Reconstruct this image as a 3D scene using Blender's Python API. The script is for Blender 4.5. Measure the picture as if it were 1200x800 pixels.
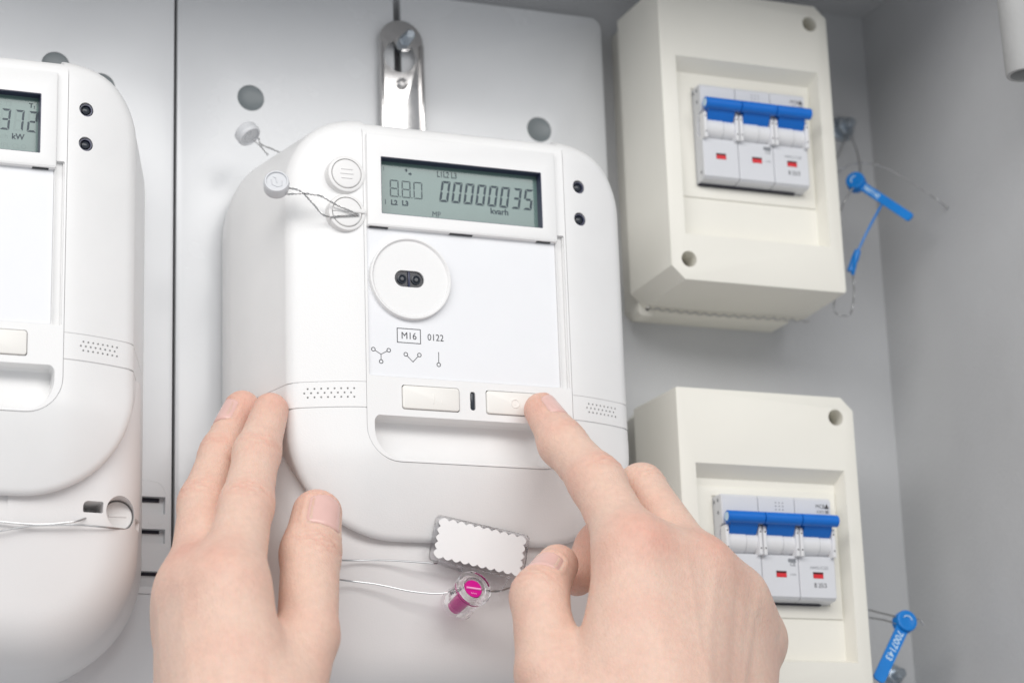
import bpy, bmesh, math, random
import numpy as np
from mathutils import Vector, Matrix

random.seed(7)
rng = np.random.default_rng(7)
for o in list(bpy.data.objects):
    bpy.data.objects.remove(o)
S = bpy.context.scene
COL = S.collection
MM = 0.001

# All shapes are written in millimetres: x to the right, z up, d = distance out from the cabinet's back wall.
def W(x, z, d):
    return Vector((x * MM, -d * MM, z * MM))

# ------------------------------------------------------------------ camera
cam_d = bpy.data.cameras.new('camera')
cam = bpy.data.objects.new('camera', cam_d)
COL.objects.link(cam)
S.camera = cam
cam_d.sensor_width = 36.0
cam_d.lens = 82.197
cam_d.clip_start = 0.02
cam_d.clip_end = 50
right = Vector((0.930982, -0.363511, -0.033657))
up = Vector((-0.069151, -0.266123, 0.961456))
fwd = Vector((0.358457, 0.892770, 0.272892))
cam.matrix_world = Matrix(((right.x, up.x, -fwd.x, -0.347807), (right.y, up.y, -fwd.y, -0.946247), (right.z, up.z, -fwd.z, -0.264785), (0, 0, 0, 1)))
cam_d.dof.use_dof = True
cam_d.dof.focus_distance = 0.925
cam_d.dof.aperture_fstop = 9.0

# ------------------------------------------------------------------ light
world = bpy.data.worlds.new('World')
S.world = world
world.use_nodes = True
world.node_tree.nodes['Background'].inputs['Color'].default_value = (0.93, 0.96, 1.0, 1)
world.node_tree.nodes['Background'].inputs['Strength'].default_value = 0.53

def area(name, loc, target, sx, sy, watts, color):
    l = bpy.data.lights.new(name, 'AREA')
    l.shape = 'RECTANGLE'
    l.size, l.size_y, l.energy, l.color = sx, sy, watts, color
    o = bpy.data.objects.new(name, l)
    COL.objects.link(o)
    o.location = loc
    o.rotation_euler = (Vector(target) - Vector(loc)).to_track_quat('-Z', 'Y').to_euler()
    return o

area('softbox_lamp', W(-450, 625, 1200), W(-20, 0, 60), 2.5, 0.5, 19.5, (1.0, 0.985, 0.965))

S.view_settings.view_transform = 'Standard'
S.view_settings.look = 'None'
S.view_settings.exposure = 0.03
S.view_settings.gamma = 1.0
S.render.engine = 'CYCLES'
S.cycles.max_bounces = 10
S.cycles.transparent_max_bounces = 12

# ------------------------------------------------------------------ materials
def mat(name, col, rough=0.45, metal=0.0, bump=0.0, bscale=900.0, spec=0.5, var=0.0, vscale=20.0, sss=0.0, coat=0.0,
        trans=0.0, ior=1.46, rvar=0.0, detail=3.0):
    m = bpy.data.materials.new(name)
    m.use_nodes = True
    nt = m.node_tree
    p = nt.nodes['Principled BSDF']
    p.inputs['Base Color'].default_value = (*col, 1)
    p.inputs['Roughness'].default_value = rough
    p.inputs['Metallic'].default_value = metal
    p.inputs['Specular IOR Level'].default_value = spec
    p.inputs['IOR'].default_value = ior
    p.inputs['Transmission Weight'].default_value = trans
    p.inputs['Coat Weight'].default_value = coat
    tc = nt.nodes.new('ShaderNodeTexCoord')
    if sss:
        p.inputs['Subsurface Weight'].default_value = sss
        p.inputs['Subsurface Radius'].default_value = (1.0, 0.95, 0.9)
        p.inputs['Subsurface Scale'].default_value = 0.0015
    if var or rvar:
        n = nt.nodes.new('ShaderNodeTexNoise')
        n.inputs['Scale'].default_value = vscale
        n.inputs['Detail'].default_value = 6
        nt.links.new(tc.outputs['Object'], n.inputs['Vector'])
        if var:
            r = nt.nodes.new('ShaderNodeMapRange')
            r.inputs['From Min'].default_value = 0.3
            r.inputs['From Max'].default_value = 0.7
            r.inputs['To Min'].default_value = 1 - var
            r.inputs['To Max'].default_value = 1 + var * 0.4
            nt.links.new(n.outputs['Fac'], r.inputs['Value'])
            mx = nt.nodes.new('ShaderNodeVectorMath')
            mx.operation = 'SCALE'
            mx.inputs[0].default_value = col
            nt.links.new(r.outputs['Result'], mx.inputs['Scale'])
            nt.links.new(mx.outputs['Vector'], p.inputs['Base Color'])
        if rvar:
            r = nt.nodes.new('ShaderNodeMapRange')
            r.inputs['From Min'].default_value = 0.35
            r.inputs['From Max'].default_value = 0.65
            r.inputs['To Min'].default_value = max(0.02, rough - rvar)
            r.inputs['To Max'].default_value = rough + rvar
            nt.links.new(n.outputs['Fac'], r.inputs['Value'])
            nt.links.new(r.outputs['Result'], p.inputs['Roughness'])
    if bump:
        n = nt.nodes.new('ShaderNodeTexNoise')
        n.inputs['Scale'].default_value = bscale
        n.inputs['Detail'].default_value = detail
        nt.links.new(tc.outputs['Object'], n.inputs['Vector'])
        b = nt.nodes.new('ShaderNodeBump')
        b.inputs['Strength'].default_value = bump
        b.inputs['Distance'].default_value = 0.0004
        nt.links.new(n.outputs['Fac'], b.inputs['Height'])
        nt.links.new(b.outputs['Normal'], p.inputs['Normal'])
    return m

M = {}
M['meter'] = mat('meter_plastic', (0.83, 0.825, 0.82), 0.40, bump=0.12, bscale=1500, var=0.02, vscale=45, sss=0.06, rvar=0.07)
M['terminal'] = mat('terminal_plastic', (0.80, 0.785, 0.78), 0.42, bump=0.10, bscale=1500, var=0.015, vscale=30, sss=0.06)
M['cap'] = mat('cap_plastic', (0.80, 0.79, 0.78), 0.4, bump=0.06, bscale=1200)
M['button'] = mat('button_plastic', (0.86, 0.84, 0.80), 0.42, bump=0.06, bscale=1400)
M['label'] = mat('label_paper', (0.83, 0.835, 0.855), 0.5, var=0.012, vscale=60)
M['ink'] = mat('ink', (0.03, 0.03, 0.035), 0.55)
M['dark'] = mat('dark_plastic', (0.012, 0.013, 0.02), 0.25)
M['navy'] = mat('display_frame_plastic', (0.035, 0.04, 0.085), 0.28)
M['lens'] = mat('infrared_lens', (0.02, 0.026, 0.036), 0.3, coat=0.2)
M['lcd'] = mat('lcd_glass', (0.12, 0.20, 0.187), 0.22, var=0.04, vscale=120, coat=0.4)
M['seg'] = mat('lcd_segment', (0.028, 0.05, 0.065), 0.4)
M['segthin'] = mat('lcd_segment_grey', (0.04, 0.065, 0.075), 0.4)
M['ghost'] = mat('lcd_segment_off', (0.107, 0.179, 0.168), 0.22, coat=0.4)
M['wall'] = mat('cabinet_paint', (0.53, 0.535, 0.545), 0.5, bump=0.45, bscale=420, var=0.07, vscale=14, detail=2)
M['plate'] = mat('plate_paint', (0.76, 0.77, 0.785), 0.22, bump=0.05, bscale=300, var=0.05, vscale=14, rvar=0.08)
M['board'] = mat('board_plastic', (0.62, 0.63, 0.67), 0.4, bump=0.05, bscale=800, var=0.03, vscale=40)
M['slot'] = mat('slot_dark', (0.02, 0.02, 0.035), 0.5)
M['box'] = mat('box_plastic', (0.81, 0.79, 0.72), 0.42, bump=0.08, bscale=900, var=0.02, vscale=25)
M['breaker'] = mat('breaker_plastic', (0.66, 0.67, 0.70), 0.4, bump=0.05, bscale=1100, var=0.02, vscale=60)
M['rotor'] = mat('rotor_plastic', (0.74, 0.74, 0.75), 0.38)
M['blue'] = mat('toggle_blue_plastic', (0.001, 0.15, 0.60), 0.36, bump=0.05, bscale=900, var=0.06, vscale=90)
M['sealblue'] = mat('seal_blue_plastic', (0.004, 0.20, 0.62), 0.3, var=0.08, vscale=120)
M['sealtext'] = mat('seal_print', (0.55, 0.72, 0.85), 0.5)
M['red'] = mat('indicator_red', (0.66, 0.02, 0.03), 0.35)
M['redshade'] = mat('indicator_red_shaded', (0.06, 0.004, 0.006), 0.4)  # indicator red darkened to paint shade along the top of the window
M['steel'] = mat('stainless_steel', (0.56, 0.55, 0.545), 0.16, metal=1.0, bump=0.06, bscale=240, rvar=0.05, vscale=120)
M['zinc'] = mat('zinc_steel', (0.45, 0.50, 0.55), 0.3, metal=1.0, bump=0.15, bscale=500)
M['wire'] = mat('steel_wire', (0.46, 0.46, 0.465), 0.3, metal=1.0)
M['sealwhite'] = mat('seal_white_plastic', (0.66, 0.67, 0.69), 0.35, bump=0.08, bscale=700, sss=0.1)
M['sticker'] = mat('sticker_paper', (0.86, 0.86, 0.86), 0.5)
M['clear'] = mat('clear_polycarbonate', (0.97, 0.965, 0.98), 0.04, trans=1.0, ior=1.22)
M['pink'] = mat('magenta_plastic', (0.60, 0.0, 0.26), 0.2)
M['pinklight'] = mat('magenta_plastic_pale', (0.95, 0.42, 0.72), 0.4)  # paler magenta for the bar and marks on the core
M['pipe'] = mat('conduit_plastic', (0.40, 0.40, 0.395), 0.6, bump=0.35, bscale=500, var=0.04, vscale=60)

# ------------------------------------------------------------------ mesh helpers
def tag(o, label=None, cat=None, group=None, kind=None):
    if label: o['label'] = label
    if cat: o['category'] = cat
    if group: o['group'] = group
    if kind: o['kind'] = kind
    return o

ORG = {}
def thing(name, org, label, cat, group=None):
    o = bpy.data.objects.new(name, None)
    o.empty_display_size = 0.01
    COL.objects.link(o)
    o.location = W(*org)
    ORG[o.name] = W(*org)
    return tag(o, label, cat, group)

def org_of(p):
    while p is not None:
        if p.name in ORG:
            return ORG[p.name]
        p = p.parent
    return Vector((0, 0, 0))

class MB:
    """collects vertices (x, z, d in mm) and faces, then links them as one mesh object"""
    def __init__(s):
        s.v, s.f = [], []
    def add(s, vs, fs):
        b = len(s.v)
        s.v += [tuple(v) for v in vs]
        s.f += [tuple(i + b for i in f) for f in fs]
        return s
    def loft(s, rings, cap0=True, cap1=True, closed=True):
        n = len(rings[0])
        b = len(s.v)
        for r in rings:
            s.v += [tuple(p) for p in r]
        for k in range(len(rings) - 1):
            for i in range(n if closed else n - 1):
                j = (i + 1) % n
                s.f.append((b + k * n + i, b + k * n + j, b + (k + 1) * n + j, b + (k + 1) * n + i))
        if cap0: s.f.append(tuple(b + i for i in range(n))[::-1])
        if cap1: s.f.append(tuple(b + (len(rings) - 1) * n + i for i in range(n)))
        return s
    def prism(s, out, d0, d1, bev=0.0):
        """outline [(x, z)] pulled out from d0 to d1, front rim rounded by bev"""
        rings = [[(x, z, d0) for x, z in out]]
        if bev:
            rings.append([(x, z, d1 - bev) for x, z in out])
            a = inset(out, bev * 0.3)
            rings.append([(x, z, d1 - bev * 0.3) for x, z in a])
            a = inset(out, bev)
            rings.append([(x, z, d1) for x, z in a])
        else:
            rings.append([(x, z, d1) for x, z in out])
        return s.loft(rings)
    def box(s, x0, x1, z0, z1, d0, d1, bev=0.0):
        return s.prism([(x0, z0), (x1, z0), (x1, z1), (x0, z1)], d0, d1, bev)
    def tube(s, pts, r, n=8, caps=True):
        P = [np.array(p, float) for p in pts]
        rr_ = r if hasattr(r, '__len__') else [r] * len(P)
        rings = []
        ref = None
        for i, p in enumerate(P):
            t = P[min(i + 1, len(P) - 1)] - P[max(i - 1, 0)]
            t /= np.linalg.norm(t) + 1e-9
            if ref is None:
                ref = np.array([0.3, 0.5, 0.81]) if abs(t @ np.array([0.3, 0.5, 0.81])) < 0.9 else np.array([1.0, 0, 0])
            a = ref - t * (ref @ t)
            a /= np.linalg.norm(a)
            ref = a
            b = np.cross(t, a)
            rings.append([tuple(p + rr_[i] * (math.cos(q) * a + math.sin(q) * b)) for q in np.linspace(0, 2 * math.pi, n, endpoint=False)])
        return s.loft(rings, caps, caps)
    def build(s, name, m, parent=None, sharp=35.0, smooth=True):
        me = bpy.data.meshes.new(name)
        o0 = org_of(parent)
        me.from_pydata([W(*v) - o0 for v in s.v], [], s.f)
        me.materials.append(M[m] if isinstance(m, str) else m)
        bm = bmesh.new()
        bm.from_mesh(me)
        bmesh.ops.recalc_face_normals(bm, faces=bm.faces)
        bm.to_mesh(me)
        bm.free()
        finish(me, sharp, smooth)
        o = bpy.data.objects.new(name, me)
        COL.objects.link(o)
        if parent is not None:
            o.parent = parent
        return o

def finish(me, sharp=35.0, smooth=True):
    if smooth:
        me.polygons.foreach_set('use_smooth', [True] * len(me.polygons))
        me.set_sharp_from_angle(angle=math.radians(sharp))
    me.update()

def inset(out, s):
    """moves a counter-clockwise outline inwards by s"""
    n = len(out)
    ar = sum(out[i][0] * out[(i + 1) % n][1] - out[(i + 1) % n][0] * out[i][1] for i in range(n))
    sg = 1 if ar > 0 else -1
    res = []
    for i in range(n):
        p, a, b = np.array(out[i]), np.array(out[i - 1]), np.array(out[(i + 1) % n])
        u, v = p - a, b - p
        u = u / (np.linalg.norm(u) + 1e-9)
        v = v / (np.linalg.norm(v) + 1e-9)
        n1, n2 = np.array([-u[1], u[0]]) * sg, np.array([-v[1], v[0]]) * sg
        k = (n1 + n2)
        k = k / max(0.3, 1 + n1 @ n2)
        res.append(tuple(p + k * s))
    return res

def rr(x0, x1, z0, z1, r, n=6, m=1):
    """rounded rectangle, counter-clockwise from bottom left; r = one radius or (bl, br, tr, tl)"""
    R = r if hasattr(r, '__len__') else (r,) * 4
    c = [((x0, z0), R[0], 180, (1, 1)), ((x1, z0), R[1], 270, (-1, 1)), ((x1, z1), R[2], 0, (-1, -1)), ((x0, z1), R[3], 90, (1, -1))]
    pts = []
    for (cx, cz), q, a0, (sx, sz) in c:
        q = max(q, 1e-3)
        ox, oz = cx + sx * q, cz + sz * q
        for i in range(n + 1):
            a = math.radians(a0 + 90 * i / n)
            pts.append((ox + q * math.cos(a), oz + q * math.sin(a)))
    if m > 1:
        out = []
        N = n + 1
        for k in range(4):
            out += pts[k * N:(k + 1) * N]
            a, b = pts[(k + 1) * N - 1], pts[((k + 1) * N) % len(pts)]
            out += [(a[0] + (b[0] - a[0]) * i / m, a[1] + (b[1] - a[1]) * i / m) for i in range(1, m)]
        pts = out
    return pts

def disc(cx, cz, r, n=32):
    return [(cx + r * math.cos(a), cz + r * math.sin(a)) for a in np.linspace(0, 2 * math.pi, n, endpoint=False)]

def boolean(o, cutters, op='DIFFERENCE', sharp=35.0):
    for c in cutters:
        md = o.modifiers.new('b', 'BOOLEAN')
        md.operation = op
        md.object = c
        md.solver = 'EXACT'
        md.use_self = False
    bpy.context.view_layer.update()
    dg = bpy.context.evaluated_depsgraph_get()
    me = bpy.data.meshes.new_from_object(o.evaluated_get(dg))
    old = o.data
    o.modifiers.clear()
    me.name = old.name
    o.data = me
    bpy.data.meshes.remove(old)
    for c in cutters:
        d = c.data
        bpy.data.objects.remove(c)
        bpy.data.meshes.remove(d)
    finish(me, sharp)
    return o

def mirror_safe(o):
    return o

def cap_height():
    cu = bpy.data.curves.new('t', 'FONT')
    cu.body = 'H'
    to = bpy.data.objects.new('t', cu)
    COL.objects.link(to)
    bpy.context.view_layer.update()
    me = bpy.data.meshes.new_from_object(to.evaluated_get(bpy.context.evaluated_depsgraph_get()))
    h = max(v.co.y for v in me.vertices)
    bpy.data.objects.remove(to)
    return h
CAP = cap_height()

def text(body, x, z, d, size, m, parent, name='lettering', align='LEFT', rot=0.0, bold=0.0, sx=1.0, M4=None):
    """flat printed lettering lying on the plane d; size = cap height in mm"""
    cu = bpy.data.curves.new('t', 'FONT')
    cu.body = body
    cu.size = size / CAP
    cu.align_x = align
    cu.offset = bold
    cu.resolution_u = 3
    to = bpy.data.objects.new('t', cu)
    COL.objects.link(to)
    bpy.context.view_layer.update()
    dg = bpy.context.evaluated_depsgraph_get()
    me = bpy.data.meshes.new_from_object(to.evaluated_get(dg))
    bpy.data.objects.remove(to)
    bpy.data.curves.remove(cu)
    o0 = org_of(parent)
    ca, sa = math.cos(rot), math.sin(rot)
    for v in me.vertices:
        lx, lz = v.co.x * sx, v.co.y
        if M4 is not None:
            q = M4 @ Vector((lx, lz, 0))
            v.co = W(q.x, q.y, q.z) - o0
        else:
            v.co = W(x + lx * ca - lz * sa, z + lx * sa + lz * ca, d) - o0
    me.materials.clear()
    me.materials.append(M[m])
    me.name = name
    o = bpy.data.objects.new(name, me)
    COL.objects.link(o)
    o.parent = parent
    return o

def spline(pts, n=10):
    P = [np.array(p, float) for p in pts]
    P = [2 * P[0] - P[1]] + P + [2 * P[-1] - P[-2]]
    out = []
    for i in range(1, len(P) - 2):
        for k in range(n):
            t = k / n
            out.append(0.5 * (2 * P[i] + (P[i + 1] - P[i - 1]) * t + (2 * P[i - 1] - 5 * P[i] + 4 * P[i + 1] - P[i + 2]) * t * t
                              + (3 * P[i] - P[i - 1] - 3 * P[i + 1] + P[i + 2]) * t ** 3))
    out.append(P[-2])
    return out

def resample(P, step):
    P = np.array(P)
    L = np.concatenate([[0], np.cumsum(np.linalg.norm(np.diff(P, axis=0), axis=1))])
    n = max(3, int(L[-1] / step))
    s = np.linspace(0, L[-1], n)
    return np.stack([np.interp(s, L, P[:, i]) for i in range(3)], 1)

def twisted(mb, pts, r=0.28, amp=0.32, pitch=3.2, plain=False):
    P = resample(spline(pts, 12), 0.42 if not plain else 1.2)
    if plain:
        mb.tube(P, r, 7)
        return mb
    T = np.gradient(P, axis=0)
    T /= np.linalg.norm(T, axis=1)[:, None]
    ref = np.array([0.1, 0.2, 0.97])
    A = ref - T * (T @ ref)[:, None]
    A /= np.linalg.norm(A, axis=1)[:, None]
    B = np.cross(T, A)
    ph = np.arange(len(P)) * 0.42 / pitch * 2 * math.pi
    for q in (0, math.pi):
        mb.tube(P + amp * (np.cos(ph + q)[:, None] * A + np.sin(ph + q)[:, None] * B), r, 6)
    return mb

def copy_tree(o, parent=None, skip=()):
    c = o.copy()
    COL.objects.link(c)
    c.parent = parent
    for ch in list(o.children):
        if ch.name.split('.')[0] in skip:
            continue
        copy_tree(ch, c, skip)
    return c

# ------------------------------------------------------------------ the cabinet
ROOF = 207.6
CORNER = 228.3
DEPTH = 197
def wallbox(name, *a):
    return tag(MB().box(*a).build(name, 'wall'), kind='structure')
wallbox('back_wall', -900, CORNER + 2, -700, ROOF + 2, -3, 0)
wallbox('side_wall', CORNER, CORNER + 2, -700, ROOF + 2, 0, DEPTH)
wallbox('ceiling', -900, CORNER + 2, ROOF, ROOF + 2, 0, DEPTH)

# two mounting plates with a gap between them
M['plug'] = mat('plug_grey', (0.20, 0.225, 0.235), 0.35, var=0.08, vscale=60)
def plate(x0, x1, d1, org, label):
    t = thing('mounting_plate', org, label, 'mounting plate', 'meter mounting plates')
    return t, MB().prism(rr(x0, x1, -420, 184.4, (1, 1, 5.5, 5.5), 6), 7.6, d1, 0.5).build('panel', 'plate', t)
t1_, p1 = plate(-400, -127.3, 12.5, (-260, -420, 8), 'white slotted mounting plate behind the meter whose display reads kW')
t2_, p2 = plate(-125.4, 79.2, 10, (-23, -420, 8), 'white mounting plate with a long slot, behind the meter held by two hands')
def plugs(t, spots, d):
    c = []
    for x, z in spots:
        c.append(MB().prism(disc(x, z, 6.1, 36), 0, 20).build('c', 'wall', t))
        MB().loft([[(x + q * math.cos(a), z + q * math.sin(a), dd) for a in np.linspace(0, 6.2832, 36, endpoint=False)] for q, dd in ((6.05, 8.0), (6.05, d - .5), (5.6, d - .7), (2.0, d - 1.0))]).build('hole_plug', 'plug', t)
    return c
cut = plugs(t2_, ((-92.2, 124.6), (45.4, 124.6)), 10)
cut.append(MB().box(-24.9, -21.3, 100, 300, 0, 20).build('c', 'wall', t2_))
boolean(p2, cut)
cut = plugs(t1_, ((-179.0, 128.8, 12.0)[:2], (-159.3, 121.3, 12.0)[:2]), 12.5)
for z0, z1 in ((-64.8, -57.6), (-77.2, -71.2), (-95.2, -88.8)):
    cut.append(MB().box(-160, -129.9, z0, z1, 9.0, 20).build('c', 'plate', t1_))
cut.append(MB().box(-400, -127, -98.6, -98.1, 11.9, 20).build('c', 'plate', t1_))
boolean(p1, cut)
for z0, z1 in ((-59.4, -57.7), (-72.6, -71.3), (-90.2, -88.9)):
    MB().box(-159.9, -131.8, z0, z1, 9.01, 9.5).build('slot_strip', 'slot', t1_)  # near-black strip along the top of each slot floor
arch = [(-141, -50.8, 12.45), (-136, -50.9, 12.45), (-132.2, -52.0, 12.45), (-130.4, -54.6, 12.45), (-130, -56, 12.45)]
MB().tube(spline(arch, 5), 0.22, 6).build('moulded_rib', 'plate', t1_)
MB().tube(spline([(-137, -66.5, 12.4), (-136.5, -69, 12.4), (-133, -69.6, 12.4), (-130.6, -67.5, 12.4), (-131.5, -65.6, 12.4)], 6), 0.2, 6).build('moulded_rib', 'plate', t1_)

# ------------------------------------------------------------------ the electricity meter
MX, DXL, DZL = -22.3, -209.8, 11.6
meter = thing('electricity_meter', (MX, -150, 10), 'white three-phase electricity meter reading 00000035 kvarh, held between two hands', 'electricity meter', 'electricity meters')

def base_d(x, z):
    u = min(1.0, max(0.0, (abs(x) - 44.5) / 30.0))
    d = 89.5 - 10.0 * u ** 1.45
    if z > 79:
        d -= 6.0 * ((z - 79) / 11.0) ** 2.2
    if z < -52:
        d -= 9.5 * ((-52 - z) / 34.0) ** 1.4
    return d

def house_ring(s):
    return rr(-74.5 + s, 74.5 - s, -86 + s, 90 - s, (max(44 - s, .05), max(44 - s, .05), max(30 - s, .05), max(30 - s, .05)), 14, 26)

def fil(s, r):
    return 0.0 if s >= r else r * (1 - math.sqrt(max(0.0, 1 - (1 - s / r) ** 2)))

rings = []
for s in (74.3, 70, 66, 62, 58, 54, 50, 46, 42, 38, 34, 31, 28, 25, 22, 19, 16, 13, 10, 8, 6.5, 5.4, 4.4, 3.5, 2.7, 2.0, 1.4, 0.9, 0.5, 0.2, 0.0):
    ring = []
    for x, z in house_ring(s):
        low = min(1.0, max(0.0, (-38 - z) / 25.0))
        ring.append((x + MX, z, base_d(x, z) - fil(s, 4.6 - 2.2 * low) * (0.8 - 0.1 * low)))
    rings.append(ring)
per = [(x - MX, z, d) for x, z, d in rings[-1]]
for j in range(1, 11):
    t = j / 10
    tb = min(1.0, t * 2.2)
    hl, hw, top, bot = 74.5 + 11.4 * t, 74.5 + 14.0 * t, 90 + 3.0 * t, -86 + 48 * tb
    rb_ = 44 - 40 * tb
    out = rr(-hl, hw, bot, top, (rb_, rb_, 30 + 6 * t, 30 + 6 * t), 14, 26)
    rings.append([(x + MX, z, per[i][2] * (1 - t) + 30 * t) for i, (x, z) in enumerate(out)])
rings.append([(x + (2.4 if x < MX else 0), z, 12.6) for x, z, d in rings[-1]])
housing = MB().loft(rings).build('housing', 'meter', meter)

# cutters: seat of the front door, the vent-strip grooves and the vent holes
def door_outline(g):
    return rr(-44.4 - g, 44.4 + g, -55.8 - g, 100, (14 + g, 14 + g, .1, .1), 8)
wm = lambda L: [(x + MX, z) for x, z in L]
cut = [MB().prism(wm(door_outline(0.2)), 88.4, 130).build('c', 'meter', meter), MB().prism(wm(door_outline(-1.2)), 76, 100).build('c', 'meter', meter)]
def wing_profile(off, sg):
    pts = []
    for k in range(14):
        x = 44.0 + 30.5 * k / 13
        s = 74.5 - x
        pts.append((x, base_d(x, -30) - fil(s, 4.6) * 0.8))
    for k in range(1, 10):
        t = k / 10
        pts.append((74.5 + (14 if sg > 0 else 11.4) * t, pts[13][1] * (1 - t) + 30 * t))
    res = []
    for i, p in enumerate(pts):
        a, b = pts[max(0, i - 1)], pts[min(len(pts) - 1, i + 1)]
        t = np.array([b[0] - a[0], b[1] - a[1]])
        t /= np.linalg.norm(t)
        nrm = np.array([-t[1], t[0]])
        res.append((sg * (p[0] + nrm[0] * off), p[1] + nrm[1] * off))
    return res
for sg in (-1, 1):
    for z, h, dep in ((-24.1, 0.22, 0.28), (-34.6, 0.3, 0.45)):
        a, b = wing_profile(-dep, sg), wing_profile(2.0, sg)
        poly = a + b[::-1]
        cut.append(MB().loft([[(x + MX, z - h, d) for x, d in poly], [(x + MX, z + h, d) for x, d in poly]]).build('c', 'meter', meter))
holes = MB()
for sg in (-1, 1):
    for row, (dz, n, o) in enumerate(((1.75, 8, 0.5), (0, 8, 0), (-1.75, 8, 0.5))):
        for k in range(n):
            x = (68.2 - (k + o) * 2.5) * sg if sg < 0 else 51.3 + (k + o) * 2.0
            holes.prism(disc(x + MX, -28.6 + dz, 0.42, 8), base_d(x, -28) - 1.1, 96)
cut.append(holes.build('c', 'meter', meter))
for z in (68.0, 53.6):
    cut.append(MB().prism(disc(51.9 + MX, z, 2.95, 24), 83, 100).build('c', 'meter', meter))
boolean(housing, cut)
for z in (68.0, 53.6):
    led = MB().prism(disc(51.9 + MX, z, 2.8, 24), 83.2, 86.2, 0.3).build('indicator_led', 'dark', meter)
    rim = [[(51.9 + MX + q * math.cos(a), z + q * math.sin(a), dd) for a in np.linspace(0, 6.2832, 24, endpoint=False)] for q, dd in ((2.75, 86.2), (2.6, 87.2), (2.1, 87.2), (1.95, 86.3))]
    MB().loft(rim, False, False).build('led_rim', 'navy', led)
    MB().loft([[(51.9 + MX + q * math.cos(a), z + q * math.sin(a), dd) for a in np.linspace(0, 6.2832, 16, endpoint=False)] for q, dd in ((1.75, 86.2), (1.5, 86.9), (0.8, 87.3))], True, True).build('led_lens', 'lens', led)

# front door: profile pulled across the width, trimmed to its rounded outline
prof = [(78, 87.6), (83.6, 87.6)]
for k in range(9):
    a = math.radians(10 * k + 5)
    prof.append((83.4 + 5.8 * math.sin(a), 81.2 + 6.4 * math.cos(a)))
prof += [(89.3, 60), (89.3, -57), (78, -57)]
door = MB().loft([[(x + MX, z, d) for d, z in prof] for x in (-45, 45)]).build('front_door', 'meter', meter)
boolean(door, [MB().prism(wm(door_outline(0)), 70, 120).build('c', 'meter', meter)], 'INTERSECT')
cut = [MB().prism(wm(rr(-43.3, 39.7, -21.2, 45, 1.0)), 88.2, 99).build('c', 'meter', meter),
       MB().prism(wm(rr(39.9, 43.6, -21.4, 45, 0.6)), 87.2, 99).build('c', 'meter', meter),
       MB().prism(wm(rr(-29.75, -5.15, -34.35, -24.2, 1.2)), 86, 99).build('c', 'meter', meter),
       MB().prism(wm(rr(6.2, 30.8, -34.35, -24.2, 1.2)), 86, 99).build('c', 'meter', meter),
       MB().prism(wm(rr(-0.55, 1.75, -33.1, -25.3, 1.1)), 86.5, 99).build('c', 'meter', meter),
       MB().box(-60.6, 12.7, 45.5, 73.2, 83.5, 99).build('c', 'meter', meter)]
sp = [(96, -37.0), (82.8, -37.4), (81.2, -38.3), (80.6, -41), (81.2, -45)]
for k in range(1, 9):
    t = k / 8
    sp.append((81.2 + 8.2 * t ** 1.25, -45 - 10.2 * math.sin(t * math.pi / 2) ** 1.0))
sp.append((96, -55.3))
sc = MB().loft([[(x + MX, z, d) for d, z in sp] for x in (-41.4, 41.4)]).build('c', 'meter', meter)
boolean(sc, [MB().prism(wm(rr(-41.3, 41.3, -55.25, -37, (12.5, 12.5, 3.0, 3.0), 8)), 60, 110).build('c2', 'meter', meter)], 'INTERSECT')
cut.append(sc)
boolean(door, cut)
MB().prism(wm(rr(-0.45, 1.65, -33.0, -25.4, 1.0)), 86.0, 88.6, 0.3).build('status_slot', 'lens', door)
for x0, mark in ((-29.45, 'bar'), (6.5, 'ring')):
    b = MB().prism(wm(rr(x0, x0 + 24.0, -34.05, -24.55, 1.1)), 85, 90.1, 0.5).build('button', 'button', meter)
    if mark == 'bar':
        MB().box(x0 + 12.6 + MX, x0 + 13.2 + MX, -31.6, -27.6, 89.9, 90.25, 0.08).build('raised_bar', 'button', b)
        MB().box(x0 + 16.2 + MX, x0 + 16.6 + MX, -31.2, -30.0, 89.9, 90.2, 0.08).build('raised_bar', 'button', b)
    else:
        ring = [[(x0 + 12.2 + MX + q * math.cos(a), -29.3 + q * math.sin(a), dd) for a in np.linspace(0, 6.2832, 28, endpoint=False)] for q, dd in ((2.0, 89.9), (1.9, 90.35), (1.5, 90.35), (1.4, 89.9))]
        MB().loft(ring, False, False).build('raised_ring', 'button', b)

# printed label
lab = MB().prism(wm(rr(-43.0, 39.4, -20.9, 44, 0.8)), 88.1, 88.5).build('label_panel', 'label', meter)
LD = 88.56
def px(x): return x
fr = MB()
x0, x1, z0, z1 = -53.3, -43.1, -6.6, -0.4
for a in ((x0, x1, z0, z0 + .3), (x0, x1, z1 - .3, z1), (x0, x0 + .3, z0 + .3, z1 - .3), (x1 - .3, x1, z0 + .3, z1 - .3)):
    fr.box(*a, 88.5, LD)
fr.build('printed_frame', 'ink', lab, smooth=False)
text('M16', -48.2, -4.85, LD, 2.8, 'ink', lab, align='CENTER', sx=0.92)
text('0122', -36.75, -4.75, LD, 2.7, 'ink', lab, align='CENTER', sx=0.9)
def sym(lines, circles):
    mb = MB()
    for (ax, az), (bx_, bz) in lines:
        u = np.array([bx_ - ax, bz - az]); u /= np.linalg.norm(u); n_ = np.array([-u[1], u[0]]) * 0.13
        mb.prism([(ax - n_[0], az - n_[1]), (bx_ - n_[0], bz - n_[1]), (bx_ + n_[0], bz + n_[1]), (ax + n_[0], az + n_[1])], 88.5, LD)
    for cx, cz in circles:
        mb.loft([[(x, z, LD) for x, z in disc(cx, cz, 0.92, 20)], [(x, z, LD) for x, z in disc(cx, cz, 0.62, 20)]], False, False)
    return mb.build('printed_symbol', 'ink', lab, smooth=False)
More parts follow.
